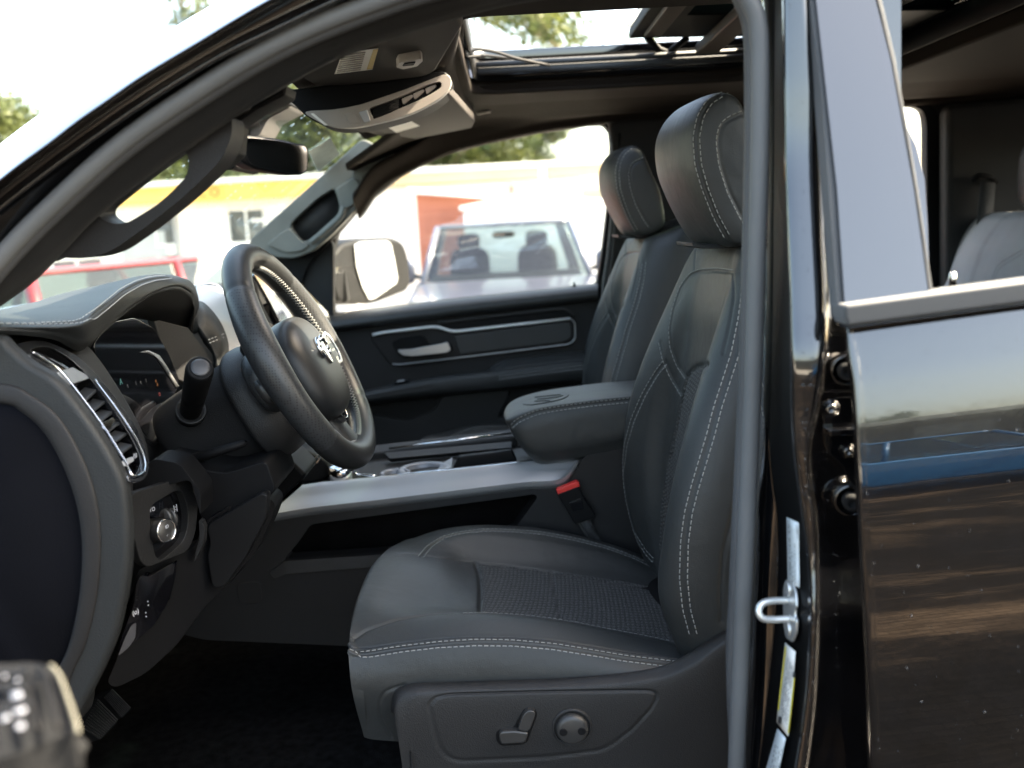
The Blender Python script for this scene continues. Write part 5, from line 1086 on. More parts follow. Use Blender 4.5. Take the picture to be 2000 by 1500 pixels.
plate('window_switch', L([(770, 752), (800, 747), (798, 742), (768, 747)], 1.715), .02, GLOSSP, FD, bevel=.001); plate('window_switch', L([(775, 747), (790, 745), (789, 742), (776, 744)], 1.712), .01, SILVER, FD, bevel=.001)
plate('map_pocket', L([(868, 776), (948, 765), (936, 797), (888, 804), (876, 796)], 1.796), .01, PLASTIC, FD, r=.01, bevel=.003)
plate('door_lower_panel', L([(720, 810), (800, 822), (850, 800), (862, 774), (1000, 760), (970, 820), (1100, 760), (1180, 770), (1180, 960), (700, 960)], 1.785), .02, DOORP, FD, r=.02, bevel=.006)
tube('lock_pin', [P(1122, 562, 1.83), P(1122, 556, 1.83), P(1121, 551, 1.83)], [.010, .003, .002], DARK, FD)
# mirror outside
mo = lambda u, v: P(u, v, 2.0 + .30 * (u - 695) / 90)
hs = [(652, 500), (668, 476), (700, 466), (770, 464), (790, 474), (801, 510), (803, 555), (796, 568), (740, 590), (718, 594), (690, 594), (660, 590), (652, 560)]
MH = plate('side_mirror', [P(u, v, 2.0 + .30 * (u - 695) / 90) for u, v in hs], (-.10, .04, 0), DARK, TRUCK, r=.03, bevel=.02, seg=5)
plate('mirror_glass', [mo(u, v) - [0, .02, 0] for u, v in [(694, 478), (706, 471), (758, 469), (766, 476), (773, 508), (779, 544), (776, 553), (735, 582), (724, 585), (710, 560), (698, 520)]], (-.003, .001, 0), MIRROR, MH, r=.01, bevel=.001)
plate('mirror_arm', [P(u, v, 1.92) for u, v in [(640, 520), (672, 516), (680, 590), (640, 596)]], (0, .1, 0), DARK, MH, r=.01, bevel=.01)
# far A pillar trim with its grab handle
plate('pillar_base', L([(484, 478), (520, 440), (600, 370), (700, 275), (800, 300), (850, 305), (780, 345), (700, 408), (655, 460), (600, 520), (560, 640), (500, 640)], 1.79), .05, DARK, TRUCK, r=.01, bevel=.004)
APX = mat('pillar_trim_sunlit', (.12, .127, .115), .5, bump=[('v', 700, .3, .0006)], var=(14, .14))  # pale grey-green: sunlight on the far pillar worked into the trim colour
FP = plate('far_pillar_trim', L([(484, 472), (560, 402), (640, 332), (708, 270), (760, 296), (790, 310), (706, 345), (712, 380), (690, 415), (645, 462), (612, 490), (575, 505), (540, 503), (505, 492)], 1.745), .04, APX, TRUCK, holes=[L([(566, 440), (578, 426), (620, 388), (652, 368), (657, 380), (663, 404), (660, 418), (630, 445), (605, 468), (590, 472), (578, 462)], 1.745)], r=.015, bevel=.006)
plate('handle_well', L([(540, 470), (560, 420), (650, 350), (690, 370), (690, 420), (600, 490)], 1.775), .006, PLASTICL, FP, bevel=0)
plate('handle_foot', L([(520, 478), (552, 452), (566, 446), (592, 474), (605, 478), (590, 490), (560, 494)], 1.735), .02, APX, FP, r=.01, bevel=.005)
plate('handle_foot', L([(655, 368), (690, 346), (703, 356), (706, 380), (690, 402), (668, 412), (662, 392)], 1.735), .02, APX, FP, r=.01, bevel=.005)
tube('handle_bar', cr(L([(672, 404), (664, 424), (636, 450), (606, 474)], 1.73), 6), .0085, APX, FP)
# far B pillar
plate('far_b_pillar', L([(1190, 236), (1330, 226), (1560, 210), (1560, 700), (1180, 700), (1182, 600), (1196, 500), (1206, 380)], 1.76), .08, SOFT, TRUCK, r=.02, bevel=.012)
tube('far_door_seal', cr(L([(1176, 232), (1196, 244), (1203, 270), (1200, 380), (1190, 490), (1176, 600), (1172, 800)], 1.775), 6), .007, RUBBER, TRUCK)
tube('pillar_piping', L([(1210, 260), (1208, 380), (1198, 500), (1184, 620)], 1.765), .006, PLASTICL, TRUCK)
# ================================================================ overhead: visors, console, inside mirror
def ZL(l, z): return np.array([PZ(u, v, z) for u, v in l])
z1 = 1.79
V1 = plate('sun_visor', np.array([(-.300, .84, z1), (-.115, .775, z1), (-.095, .735, z1), (-.035, .40, z1), (-.05, .30, z1), (-.18, .27, z1), (-.27, .36, z1), (-.31, .6, z1)]) , (0, 0, .018), VISOR, TRUCK, r=.02, bevel=.006, seg=4)
mesh('visor_label', [PZ(653, 145, z1 - .002), PZ(727, 136, z1 - .002), PZ(739, 94, z1 - .002), PZ(668, 104, z1 - .002)], [(0, 1, 2, 3)], PAPERW, V1, smooth=False)
mb = MB()
for k in range(9):
    a = np.array([658 + k * 1.2, 142 - k * 4.2]); L_ = PZ(a[0], a[1], z1 - .0032); R2 = PZ(a[0] + 46, a[1] - 6, z1 - .0032); mb.tube([L_, R2], .0009, k=4)
mb.build('label_print', mat('faint_print', (.38, .36, .33), .6, var=(60, .1)), V1)
mesh('label_stripe', [PZ(716, 136, z1 - .003), PZ(727, 135, z1 - .003), PZ(739, 95, z1 - .003), PZ(729, 97, z1 - .003)], [(0, 1, 2, 3)], mat('label_amber', (.6, .42, .12), .5, var=(50, .05)), V1, smooth=False)
plate('visor_clip', ZL([(774, 132), (779, 123), (822, 115), (826, 120), (815, 130), (787, 136)], z1 - .012), (0, 0, .012), BEZEL, V1, r=.004, bevel=.002)
plate('clip_slot', ZL([(786, 130), (790, 125), (812, 122), (808, 128)], z1 - .0135), (0, 0, .004), DARK, V1, r=.002, bevel=.001)
zf = 1.775
V2 = plate('sun_visor', np.array([PZ(690, 250, zf), PZ(745, 268, zf), PZ(778, 266, zf), PZ(812, 272, zf), PZ(922, 250, zf), PZ(928, 238, zf), PZ(878, 184, zf), PZ(790, 195, zf)]), (0, 0, .018), VISOR, TRUCK, r=.015, bevel=.006, seg=4)
mesh('visor_label', [PZ(740, 238, zf - .002), PZ(784, 226, zf - .002), PZ(820, 246, zf - .002), PZ(774, 259, zf - .002)], [(0, 1, 2, 3)], PAPERW, V2, smooth=False)
# overhead console: dark body hanging from the headliner, pale bezel with vents
up_ = [(546, 182), (600, 172), (680, 166), (780, 158), (860, 140), (920, 110), (925, 180), (884, 190)]
bod = [(548, 180), (575, 205), (600, 228), (640, 247), (690, 248), (740, 240), (820, 215), (868, 185), (880, 160), (876, 146), (850, 138), (750, 158), (650, 165), (590, 172)]
def yo(u): return .80 + .06 * (u - 600) / 280
OC = plate('overhead_console', [P(u, v, yo(u)) for u, v in bod], (0, .10, .0), DARK, TRUCK, closed_cr=4, bevel=.012, seg=4)
bz = [(598, 218), (612, 232), (646, 247), (690, 249), (740, 240), (800, 223), (850, 198), (874, 178), (881, 162), (878, 150), (868, 146), (840, 155), (790, 175), (740, 192), (700, 205), (650, 214)]
hole = [(722, 215), (728, 209), (780, 190), (830, 168), (856, 160), (862, 164), (858, 173), (830, 190), (790, 208), (735, 231), (728, 228)]
BZ = plate('console_bezel', [P(u, v, yo(u) - .010) for u, v in bz], (0, .02, 0), BEZEL, OC, holes=[[P(u, v, yo(u) - .010) for u, v in hole]], closed_cr=4, bevel=.003)
plate('vent_back', [P(u, v, yo(u) + .012) for u, v in hole], (0, .01, 0), DARK, OC, bevel=0)
for i in range(5):
    a, b = (728, 212 + i * 4.2), (778, 192 + i * 4.0)
    plate('louvre', [P(a[0], a[1], yo(a[0]) - .006), P(b[0], b[1], yo(b[0]) - .006), P(b[0], b[1] + 1.6, yo(b[0]) - .006), P(a[0], a[1] + 1.6, yo(a[0]) - .006)], (0, .012, -.004), PLASTIC, OC, bevel=0)
for a in ((784, 200), (806, 190), (830, 180)): plate('vane', [P(u, v, yo(u) - .004) for u, v in [(a[0], a[1] - 7), (a[0] + 20, a[1] - 16), (a[0] + 21, a[1] - 11), (a[0] + 3, a[1] + 4)]], (.004, .012, 0), BEZEL, OC, r=.002, bevel=.001)
plate('lamp_lens', [P(u, v, yo(u) - .012) for u, v in [(701, 219), (717, 214), (724, 236), (712, 240)]], (0, .004, 0), SILVER, OC, r=.002, bevel=.001)
plate('console_slot', [P(u, v, yo(u) - .0115) for u, v in [(606, 222), (612, 221), (640, 244), (634, 245)]], (0, .003, 0), PAPERW, OC, r=.001, bevel=.0008)
plate('console_button', [P(u, v, yo(u) - .0115) for u, v in [(672, 222), (694, 220), (704, 240), (682, 243)]], (0, .004, 0), BEZEL, OC, r=.004, bevel=.002)
# headliner front and header
rows = [[(P(*q) if abs(q[0]) > 9 else np.array(q)) for q in r] for r in (
   [(905, 36, .62), (905, 60, .75), (906, 90, .92), (912, 120, 1.10), (918, 150, 1.30), (935, 180, 1.5)],
   [(900, 40, .62), (897, 66, .75), (896, 100, .92), (900, 135, 1.10), (908, 170, 1.32), (925, 205, 1.5)],
   [(880, 60, .60), (872, 100, .74), (868, 140, .92), (878, 170, 1.12), (895, 200, 1.34), (915, 228, 1.5)],
   [(-.185, .36, 1.80), (-.20, .60, 1.814), (-.20, .85, 1.816), (-.20, 1.12, 1.816), (-.20, 1.40, 1.814), (-.21, 1.60, 1.80)],
   [(-.26, .30, 1.745), (-.30, .5, 1.782), (-.34, .85, 1.795), (-.35, 1.12, 1.798), (-.35, 1.45, 1.795), (-.345, 1.66, 1.78)])]
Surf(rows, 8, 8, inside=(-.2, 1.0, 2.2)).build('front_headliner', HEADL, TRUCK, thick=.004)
plate('camera_cover', [P(u, v, 1.12) for u, v in [(472, 262), (474, 246), (497, 227), (556, 197), (572, 200), (566, 210), (524, 232), (508, 262), (500, 268)]], .12, BEZEL, TRUCK, r=.008, bevel=.006)
plate('cover_slot', [P(u, v, 1.117) for u, v in [(492, 238), (520, 220), (556, 203), (560, 208), (525, 226), (498, 243)]], .004, DARK, TRUCK, r=.003, bevel=.001)
plate('header_trim', [P(u, v, 1.06) for u, v in [(436, 330), (452, 250), (456, 232), (500, 212), (548, 186), (560, 196), (500, 226), (474, 244), (468, 270), (462, 290), (462, 326), (450, 332)]], .18, DARK, TRUCK, r=.01, bevel=.006)
def mq(u, v): return P(u, v, .90 + .10 * (u - 470) / 130)
MR = plate('rear_view_mirror', [mq(u, v) for u, v in [(462, 270), (474, 263), (540, 270), (598, 283), (604, 292), (603, 334), (590, 342), (560, 341), (500, 331), (474, 318), (465, 300)]], (-.03, .03, .002), DARK, TRUCK, r=.008, bevel=.006)
plate('mirror_face', [mq(u, v) - [0, .001, 0] for u, v in [(476, 268), (540, 274), (596, 286), (600, 294), (599, 332), (588, 339), (560, 338), (500, 326), (486, 318), (480, 300)]], (.001, -.0015, 0), DIMMIRROR, MR, r=.006, bevel=.0006)
tube('mirror_stem', [mq(500, 300) + [-.03, .03, .01], mq(500, 275) + [-.08, .06, .03], P(505, 235, 1.0)], .012, DARK, MR)
# ================================================================ the open front door: only the end of its armrest reaches the picture
yA = -.35
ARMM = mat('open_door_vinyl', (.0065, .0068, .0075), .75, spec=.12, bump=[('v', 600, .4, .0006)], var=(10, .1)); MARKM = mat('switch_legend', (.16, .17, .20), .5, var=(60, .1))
ND = plate('open_door', [(-.72, .0, 1.46), (-.74, .0, .55), (-1.25, -.80, .55), (-1.25, -.80, 1.30), (-1.12, -.62, 1.42)], (.05, .035, 0), SOFT, TRUCK, bevel=.01)
at_ = [(-160, 1302), (0, 1297), (62, 1293), (96, 1299), (112, 1316), (126, 1350), (144, 1405), (156, 1450), (165, 1520), (175, 1660), (-160, 1660)]
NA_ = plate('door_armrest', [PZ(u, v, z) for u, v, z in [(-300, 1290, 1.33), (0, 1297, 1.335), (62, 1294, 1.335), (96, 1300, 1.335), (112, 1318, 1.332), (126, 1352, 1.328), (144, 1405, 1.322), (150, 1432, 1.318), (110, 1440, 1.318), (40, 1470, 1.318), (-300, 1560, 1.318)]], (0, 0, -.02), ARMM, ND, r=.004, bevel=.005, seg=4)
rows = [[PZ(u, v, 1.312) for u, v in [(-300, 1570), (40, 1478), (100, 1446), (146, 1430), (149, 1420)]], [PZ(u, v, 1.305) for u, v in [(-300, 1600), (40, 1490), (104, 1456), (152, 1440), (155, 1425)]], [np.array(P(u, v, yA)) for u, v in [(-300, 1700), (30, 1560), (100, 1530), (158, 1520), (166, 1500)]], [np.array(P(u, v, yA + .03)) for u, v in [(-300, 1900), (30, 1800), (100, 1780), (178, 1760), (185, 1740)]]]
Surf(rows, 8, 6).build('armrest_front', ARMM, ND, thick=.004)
tube('armrest_piping', cr([PZ(98, 1300, 1.337), PZ(114, 1318, 1.334), PZ(128, 1352, 1.330), PZ(146, 1405, 1.324), PZ(152, 1432, 1.320)], 6), .0012, mat('armrest_seam', (.07, .066, .05), .6, var=(50, .1)), ND)
for q in ([(14, 1314), (26, 1316), (33, 1330), (30, 1332)], [(60, 1318), (70, 1320), (78, 1345), (74, 1346)]): plate('switch_gap', [PZ(u, v, 1.337) for u, v in q], (0, 0, .0006), DARK, NA_, bevel=0)
tube('panel_gap', cr([PZ(78, 1302, 1.336), PZ(96, 1350, 1.333), (PZ(108, 1400, 1.329)), PZ(114, 1422, 1.326)], 6), .0016, DARK, NA_)
tube('panel_gap', cr([PZ(52, 1305, 1.337), PZ(56, 1345, 1.335), (PZ(66, 1395, 1.331)), PZ(74, 1425, 1.328)], 6), .0014, DARK, NA_)
for q in ([(2, 1345), (52, 1338), (56, 1352), (4, 1360)], [(2, 1382), (60, 1374), (64, 1388), (4, 1396)], [(-30, 1400), (52, 1392), (56, 1404), (-26, 1412)], [(-20, 1320), (46, 1314), (50, 1328), (-18, 1334)]):
    plate('window_switch', [PZ(u, v, 1.338) for u, v in q], (0, 0, .0025), DARK, NA_, r=.001, bevel=.0008)
for q in ([(20, 1355), (41, 1350), (44, 1361), (23, 1367)], [(27, 1388), (50, 1382), (50, 1391), (27, 1396)], [(0, 1402), (18, 1397), (20, 1404), (2, 1409)], [(31, 1415), (47, 1412), (48, 1421), (33, 1425)], [(30, 1327), (37, 1325), (38, 1331), (31, 1332)], [(6, 1320), (12, 1318), (13, 1323), (8, 1325)]):
    plate('switch_mark', [PZ(u, v, 1.3412) for u, v in q], (0, 0, .0004), MARKM, NA_, r=.0006, bevel=0)
# ================================================================ surroundings
GZ = -.35
def local_link(name, me_or_o, root):
    o = me_or_o; o.parent = root; o.matrix_parent_inverse = Matrix.Identity(4); return o
CONC = mat('lot_concrete', (.34, .32, .29), .9, bump=[('n', 8, .3, .02), ('n', 80, .3, .004)], var=(.6, .14))
ASPH0 = 0
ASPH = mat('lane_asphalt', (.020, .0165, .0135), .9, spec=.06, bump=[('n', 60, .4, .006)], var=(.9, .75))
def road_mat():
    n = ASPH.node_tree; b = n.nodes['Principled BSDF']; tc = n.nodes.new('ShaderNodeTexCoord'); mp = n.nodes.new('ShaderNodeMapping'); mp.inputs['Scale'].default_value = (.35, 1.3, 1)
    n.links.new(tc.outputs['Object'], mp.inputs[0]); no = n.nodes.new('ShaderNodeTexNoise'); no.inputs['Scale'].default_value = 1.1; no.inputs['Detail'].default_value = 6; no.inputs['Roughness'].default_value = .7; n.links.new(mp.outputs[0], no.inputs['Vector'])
    r = n.nodes.new('ShaderNodeValToRGB'); e = r.color_ramp.elements; e[0].position = .42; e[0].color = (.0045, .0042, .004, 1); e[1].position = .66; e[1].color = (.11, .078, .054, 1); q = e.new(.52); q.color = (.0095, .0082, .0074, 1)  # pale brown streaks are sunlit strips painted into the asphalt, among broken paving patches
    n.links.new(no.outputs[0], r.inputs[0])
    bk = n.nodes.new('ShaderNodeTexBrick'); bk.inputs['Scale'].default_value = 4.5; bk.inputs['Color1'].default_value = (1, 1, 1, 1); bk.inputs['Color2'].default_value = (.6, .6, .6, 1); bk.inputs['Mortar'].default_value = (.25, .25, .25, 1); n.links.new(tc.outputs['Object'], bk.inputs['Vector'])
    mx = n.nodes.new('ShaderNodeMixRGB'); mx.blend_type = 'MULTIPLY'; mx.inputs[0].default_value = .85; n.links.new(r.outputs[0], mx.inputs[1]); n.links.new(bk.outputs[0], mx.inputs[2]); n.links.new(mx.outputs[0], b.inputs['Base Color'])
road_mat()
mesh('ground', [(-400, -400, GZ), (400, -400, GZ), (400, 400, GZ), (-400, 400, GZ)], [(0, 1, 2, 3)], CONC, None, smooth=False)['kind'] = 'structure'
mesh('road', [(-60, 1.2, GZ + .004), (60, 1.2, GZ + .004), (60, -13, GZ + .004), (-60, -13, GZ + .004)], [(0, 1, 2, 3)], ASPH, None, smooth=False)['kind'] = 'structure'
for i, xx in enumerate((-5.2, -1.6, 2.2, 5.6)):
    o = mesh('parking_line', [(xx, 5.2, GZ + .004), (xx + .12, 5.2, GZ + .004), (xx + .12, 10, GZ + .004), (xx, 10, GZ + .004)], [(0, 1, 2, 3)], mat('line_paint', (.7, .7, .68), .7, var=(5, .1)) if i == 0 else bpy.data.materials['line_paint'], None, smooth=False); o['kind'] = 'structure'
TYRE = mat('tyre_rubber', (.02, .02, .02), .8, var=(20, .2)); LAMP = glass('lamp_glass', (.9, .9, .92)); DARKGL = glass('car_glass', (.36, .44, .40), .9); PALEGL = glass('clear_car_glass', (.60, .67, .65), 1.0)
def vehicle(name, label, cat, paint, loc, rot, pickup=True, W=1.0, H=1.9, Lh=2.9, detail=True, CARGL=None):
    CARGL = CARGL or DARKGL
    root = thing(name, loc, label, cat); root.rotation_euler = (0, 0, rot); made = []
    n0 = set(bpy.data.objects)
    R = None
    zb, zr = H * .68, H; zl = .42
    xw, xr, xe = (1.15, .55, -1.05) if pickup else (1.05, .35, -2.3)     # windscreen foot, roof front, roof rear
    # body side profile, extruded across
    if pickup: prof = [(Lh, zl), (Lh + .06, .72), (Lh, 1.02), (Lh - .12, zb - .12), (xw + .1, zb - .01), (xw, zb), (-1.2, zb), (-1.22, zb - .03), (-Lh, zb - .03), (-Lh, zl)]
    else: prof = [(Lh - .5, zl), (Lh - .42, .72), (Lh - .55, zb - .2), (xw, zb - .02), (-2.35, zb), (-2.4, zl)]
    V = [np.array([x, y, z]) for x, z in prof for y in (0,)]
    body = plate('body', [(x, -W, z) for x, z in prof], (0, 2 * W, 0), paint, None, r=.12, bevel=.06, seg=4)
    parts = [body]
    Wb, Wr = W * .94, W * .76
    c = lambda x, y, z: (x, y, z)
    rf = plate('roof', [(xr, -Wr, zr - .04), (xe, -Wr, zr - .04), (xe, Wr, zr - .04), (xr, Wr, zr - .04)], (0, 0, .05), paint, None, r=.1, bevel=.03); parts.append(rf)
    xb = xe - (.12 if pickup else .1)
    for s in (-1, 1):
        for (x0, x1, r) in ((xw, xr, .035), (xe * .35, xe * .33, .035), (xb, xe, .045)): parts.append(tube('pillar', [(x0, s * Wb, zb - .02), (x1, s * Wr, zr - .02)], r, paint, None, k=8))
        parts.append(mesh('side_window', [(xw, s * Wb, zb), (xr, s * Wr, zr - .04), (xe, s * Wr, zr - .04), (xb, s * Wb, zb)], [(0, 1, 2, 3)], CARGL, None, False))
    parts.append(mesh('windscreen', [(xw, -Wb, zb), (xw, Wb, zb), (xr, Wr, zr - .03), (xr, -Wr, zr - .03)], [(0, 1, 2, 3)], CARGL, None, False))
    parts.append(mesh('rear_window', [(xb, -Wb, zb), (xb, Wb, zb), (xe, Wr, zr - .03), (xe, -Wr, zr - .03)], [(0, 1, 2, 3)], CARGL, None, False))
    parts.append(plate('dashboard', [(xw - .1, -Wb * .9, zb - .02), (xw - .1, Wb * .9, zb - .02), (xw - .5, Wb * .9, zb + .02), (xw - .5, -Wb * .9, zb + .02)], (0, 0, .03), DARK, None, bevel=.01))
    parts.append(plate('cabin_floor', [(xw - .2, -Wb * .9, zb - .1), (xw - .2, Wb * .9, zb - .1), (xe, Wb * .9, zb - .1), (xe, -Wb * .9, zb - .1)], (0, 0, .02), DARK, None, bevel=.0))
    if detail:
        for s in (-1, 1):
            parts.append(blob('seat', (-.15, s * .42, zb + .05), (.09, .25, .28), DARK, None)); parts.append(blob('headrest', (-.18, s * .42, zb + .40), (.06, .14, .10), DARK, None))
        parts.append(MB().tube([(xw - .62, -.42 + .18 * math.cos(t), zb + .05 + .18 * math.sin(t)) for t in np.linspace(0, 2 * math.pi, 24, endpoint=False)], .015, k=6, closed=True).build('wheel_ring', DARK, None))
        parts.append(blob('inside_mirror', (xr + .12, 0, zr - .13), (.02, .13, .035), DARK, None))
    xf = Lh if pickup else Lh - .45
    parts.append(plate('grille', [(xf - .02, -.62, .78), (xf - .02, .62, .78), (xf - .02, .62, 1.06), (xf - .02, -.62, 1.06)], (.06, 0, 0), GLOSSP, None, r=.05, bevel=.015))
    parts.append(plate('bumper', [(xf, -W * .97, .45), (xf, W * .97, .45), (xf, W * .97, .72), (xf, -W * .97, .72)], (.12, 0, 0), CHROME if pickup else DARK, None, r=.04, bevel=.03))
    for s in (-1, 1):
        parts.append(plate('headlight', [(xf - .04, s * .64, .84), (xf - .04, s * W * .95, .86), (xf - .04, s * W * .95, 1.06), (xf - .04, s * .64, 1.02)], (.07, 0, 0), SILVER, None, r=.03, bevel=.01))
        parts.append(blob('side_mirror', (xw - .25, s * (W + .14), zb + .12), (.06, .12, .14), paint, None)); parts.append(plate('number_board' if False else 'mirror_arm', [(xw - .22, s * (W - .06), zb + .02), (xw - .22, s * (W + .10), zb + .06), (xw - .22, s * (W + .10), zb + .11), (xw - .22, s * (W - .06), zb + .07)], (-.05, 0, 0), DARK, None, bevel=.01))
        for x in (xf - .95, -(Lh - 1.05)):
            t = lathe('wheel', (x, s * (W - .26), .40), (0, s, 0), [(0, .28), (0, .38), (.03, .40), (.22, .40), (.26, .37), (.26, .26), (.2, .25)], TYRE, None, 32)
            r_ = lathe('rim', (x, s * (W - .26), .40), (0, s, 0), [(.1, .26), (.22, .25), (.23, .2), (.19, .14), (.22, .06), (.225, .001)], SILVER, None, 24); r_.parent = t; parts.append(t)
        if pickup: parts.append(plate('door_line', [(xe + .1, s * (W + .001), .6), (xe + .13, s * (W + .001), .6), (xe + .13, s * (W + .001), zb - .06), (xe + .1, s * (W + .001), zb - .06)], (0, s * .002, 0), DARK, None, bevel=0))
    for o in parts: o.parent = root; o.matrix_parent_inverse = Matrix.Identity(4)
    return root
def carpaint(nm, c, **k): return mat(nm, c, .3, metal=.2, coat=1, coatr=.03, var=(4, .06), **k)
vehicle('parked_pickup', 'dark grey pickup facing the open cab, seen past the passenger headrest', 'pickup truck', carpaint('grey_car_paint', (.055, .06, .085)), (-.02, 10.55, GZ), -math.pi / 2 + .02, True, 1.0, 1.90, 2.9, True, PALEGL)
vehicle('parked_suv', 'red car with dark windows, parked beyond the dashboard', 'car', carpaint('red_car_paint', (.17, .008, .010)), (-3.05, 7.3, GZ), math.pi / 2 - .25, False, .93, 1.76, 2.7)
vehicle('blue_van', 'blue van with dark windows, mirrored in the shiny rear door', 'van', carpaint('blue_car_paint', (.01, .13, .32)), (4.2, -9.2, GZ), 0.0, False, 1.0, 1.72, 3.6, False)
vehicle('dark_car', 'dark car across the lane mirrored in the rear door', 'car', carpaint('dark_car_paint', (.03, .03, .035)), (11.6, -9.8, GZ), math.pi, False, .95, 1.8, 2.8, False)
# ---- building with the yellow fascia
WHITE = mat('white_wall', (.78, .77, .74), .8, var=(.7, .05)); YEL = mat('yellow_fascia', (.84, .50, .12), .6, var=(2, .06)); GLW2 = mat('dark_pane', (.10, .11, .11), .15, var=(3, .3)); BRICK = None
yb_ = 18.0
bl = thing('shop_building', (-6, yb_, GZ), 'white building with a yellow fascia lettered in brown', 'building')
tp = lambda u, v: P(u, v, yb_)
zf0, zf1 = tp(500, 389)[2], tp(500, 357)[2]
plate('wall', [(-16, yb_, GZ), (1.6, yb_, GZ), (1.6, yb_, zf0 + .1), (-16, yb_, zf0 + .1)], .3, WHITE, bl, bevel=.01)
plate('fascia', [(-7.6, yb_ - .35, zf0), (-3.05, yb_ - .35, zf0), (-3.05, yb_ - .35, zf1), (-7.6, yb_ - .35, zf1)], .5, YEL, bl, bevel=.015)
plate('fascia_cap', [(-7.7, yb_ - .42, zf1 + .002), (3.4, yb_ - .42, zf1 + .002), (3.4, yb_ - .42, zf1 + .10), (-7.7, yb_ - .42, zf1 + .10)], .6, WHITE, bl, bevel=.01)
plate('side_fascia', [(-3.048, yb_ - .30, zf0 + .12), (3.3, yb_ - .30, zf0 + .12), (3.3, yb_ - .30, zf1), (-3.048, yb_ - .30, zf1)], .5, mat('cream_fascia', (.74, .56, .34), .6, var=(2, .06)), bl, bevel=.015)
plate('roof', [(-16, yb_, zf0 + .12), (3.3, yb_, zf0 + .12), (3.3, yb_ + 8, zf0 + .12), (-16, yb_ + 8, zf0 + .12)], (0, 0, .1), WHITE, bl, bevel=.01)
text('fascia_lettering', 'ATCO', (tp(440, 384)[0], yb_ - .353, zf0 + .08), (1, 0, 0), (0, 0, 1), .25, mat('brown_letters', (.12, .05, .015), .6, var=(3, .1)), bl, .004, 'RIGHT', 1.3)
def window(u0, v0, u1, v1, b, y=None, name='window', cols=2):
    y = (yb_ if y is None else y); a, c = P(u0, v0, y), P(u1, v1, y); x0, x1, z0, z1_ = a[0], c[0], c[2], a[2]
    f = plate(name, [(x0, y - .04, z0), (x1, y - .04, z0), (x1, y - .04, z1_), (x0, y - .04, z1_)], .03, WHITE, b, bevel=.005,
              holes=[[(x0 + (x1 - x0) * (k + .06) / cols, y - .04, z0 + .05), (x0 + (x1 - x0) * (k + .94) / cols, y - .04, z0 + .05), (x0 + (x1 - x0) * (k + .94) / cols, y - .04, z1_ - .05), (x0 + (x1 - x0) * (k + .06) / cols, y - .04, z1_ - .05)] for k in range(cols)])
    plate('pane', [(x0 + .02, y - .022, z0 + .02), (x1 - .02, y - .022, z0 + .02), (x1 - .02, y - .022, z1_ - .02), (x0 + .02, y - .022, z1_ - .02)], .01, GLW2, f, bevel=0)
    return f
f = window(444, 408, 521, 474, bl); window(90, 430, 200, 500, bl); window(300, 420, 345, 480, bl, cols=1)
plate('transom', [P(489, 428, yb_ - .05), P(520, 426, yb_ - .05), P(520, 432, yb_ - .05), P(489, 434, yb_ - .05)], .02, WHITE, f, bevel=.003)
tube('gutter', [(-16, yb_ - .10, zf0 - .05), (-7.6, yb_ - .10, zf0 - .05)], .05, WHITE, bl)
for xx in (-6.6, -3.6, .2): tube('downpipe', [(xx, yb_ - .06, GZ), (xx, yb_ - .06, zf0)], .04, mat('pipe_grey', (.35, .35, .34), .5, var=(3, .1)) if xx == -6.6 else bpy.data.materials['pipe_grey'], bl)
plate('wall_vent', [P(600, 440, yb_ - .05), P(618, 438, yb_ - .05), P(618, 452, yb_ - .05), P(600, 454, yb_ - .05)], .03, bpy.data.materials['pipe_grey'], bl, bevel=.005)
# door leaf on the white wall
a = P(230, 420, yb_); plate('door', [(a[0], yb_ - .03, GZ), (a[0] + .9, yb_ - .03, GZ), (a[0] + .9, yb_ - .03, 1.75), (a[0], yb_ - .03, 1.75)], .02, mat('shop_door', (.4, .42, .42), .5, var=(2, .1)), bl, bevel=.004)
# red boarded annexe and white shed
RB = mat('red_boards', (.46, .16, .10), .7, bump=[('n', 3, .1, .01)], var=(2, .15)); ya = 14.0
an = thing('red_annexe', (P(860, 430, ya)[0], ya, GZ), 'red boarded annexe with a sloping white eave', 'building')
A = [P(812, 378, ya), P(962, 390, ya), P(962, 442, ya), P(815, 442, ya)]
plate('wall', [(A[0][0], ya, GZ), (A[1][0], ya, GZ), A[1], A[0]], 2.5, RB, an, bevel=.01)
for k in range(16):
    z = GZ + .12 + k * .135
    if z < A[0][2] - .1: plate('board_joint', [(A[0][0], ya - .012, z), (A[1][0], ya - .012, z), (A[1][0], ya - .012, z + .015), (A[0][0], ya - .012, z + .015)], .011, RB, an, bevel=.002)
plate('eave', [A[0] + [-.1, -.3, .0], A[1] + [.1, -.3, .0], A[1] + [.1, -.3, .07], A[0] + [-.1, -.3, .09]], 3.0, WHITE, an, bevel=.01)
shd = thing('white_shed', (P(1040, 430, 12.5)[0], 12.5, GZ), 'low white shed with a shallow gable, right of the red annexe', 'shed')
plate('wall', [(P(905, 440, 12.5)[0], 12.5, GZ), (P(1200, 440, 12.5)[0], 12.5, GZ), P(1200, 398, 12.5), P(1010, 388, 12.5), P(905, 410, 12.5)], 1.4, WHITE, shd, bevel=.01)
plate('roof', [P(898, 412, 12.4), P(1010, 388, 12.4), P(1204, 398, 12.4), P(1204, 390, 12.4), P(1010, 380, 12.4), P(896, 404, 12.4)], 1.7, WHITE, shd, bevel=.01)
def post(name, label, cat, x, y, z1_, r, m):
    o = tube(name, [(x, y, GZ), (x, y, z1_ * .5), (x, y, z1_)], [r * 1.2, r, r * .8], m, None); return prop(o, label, cat)
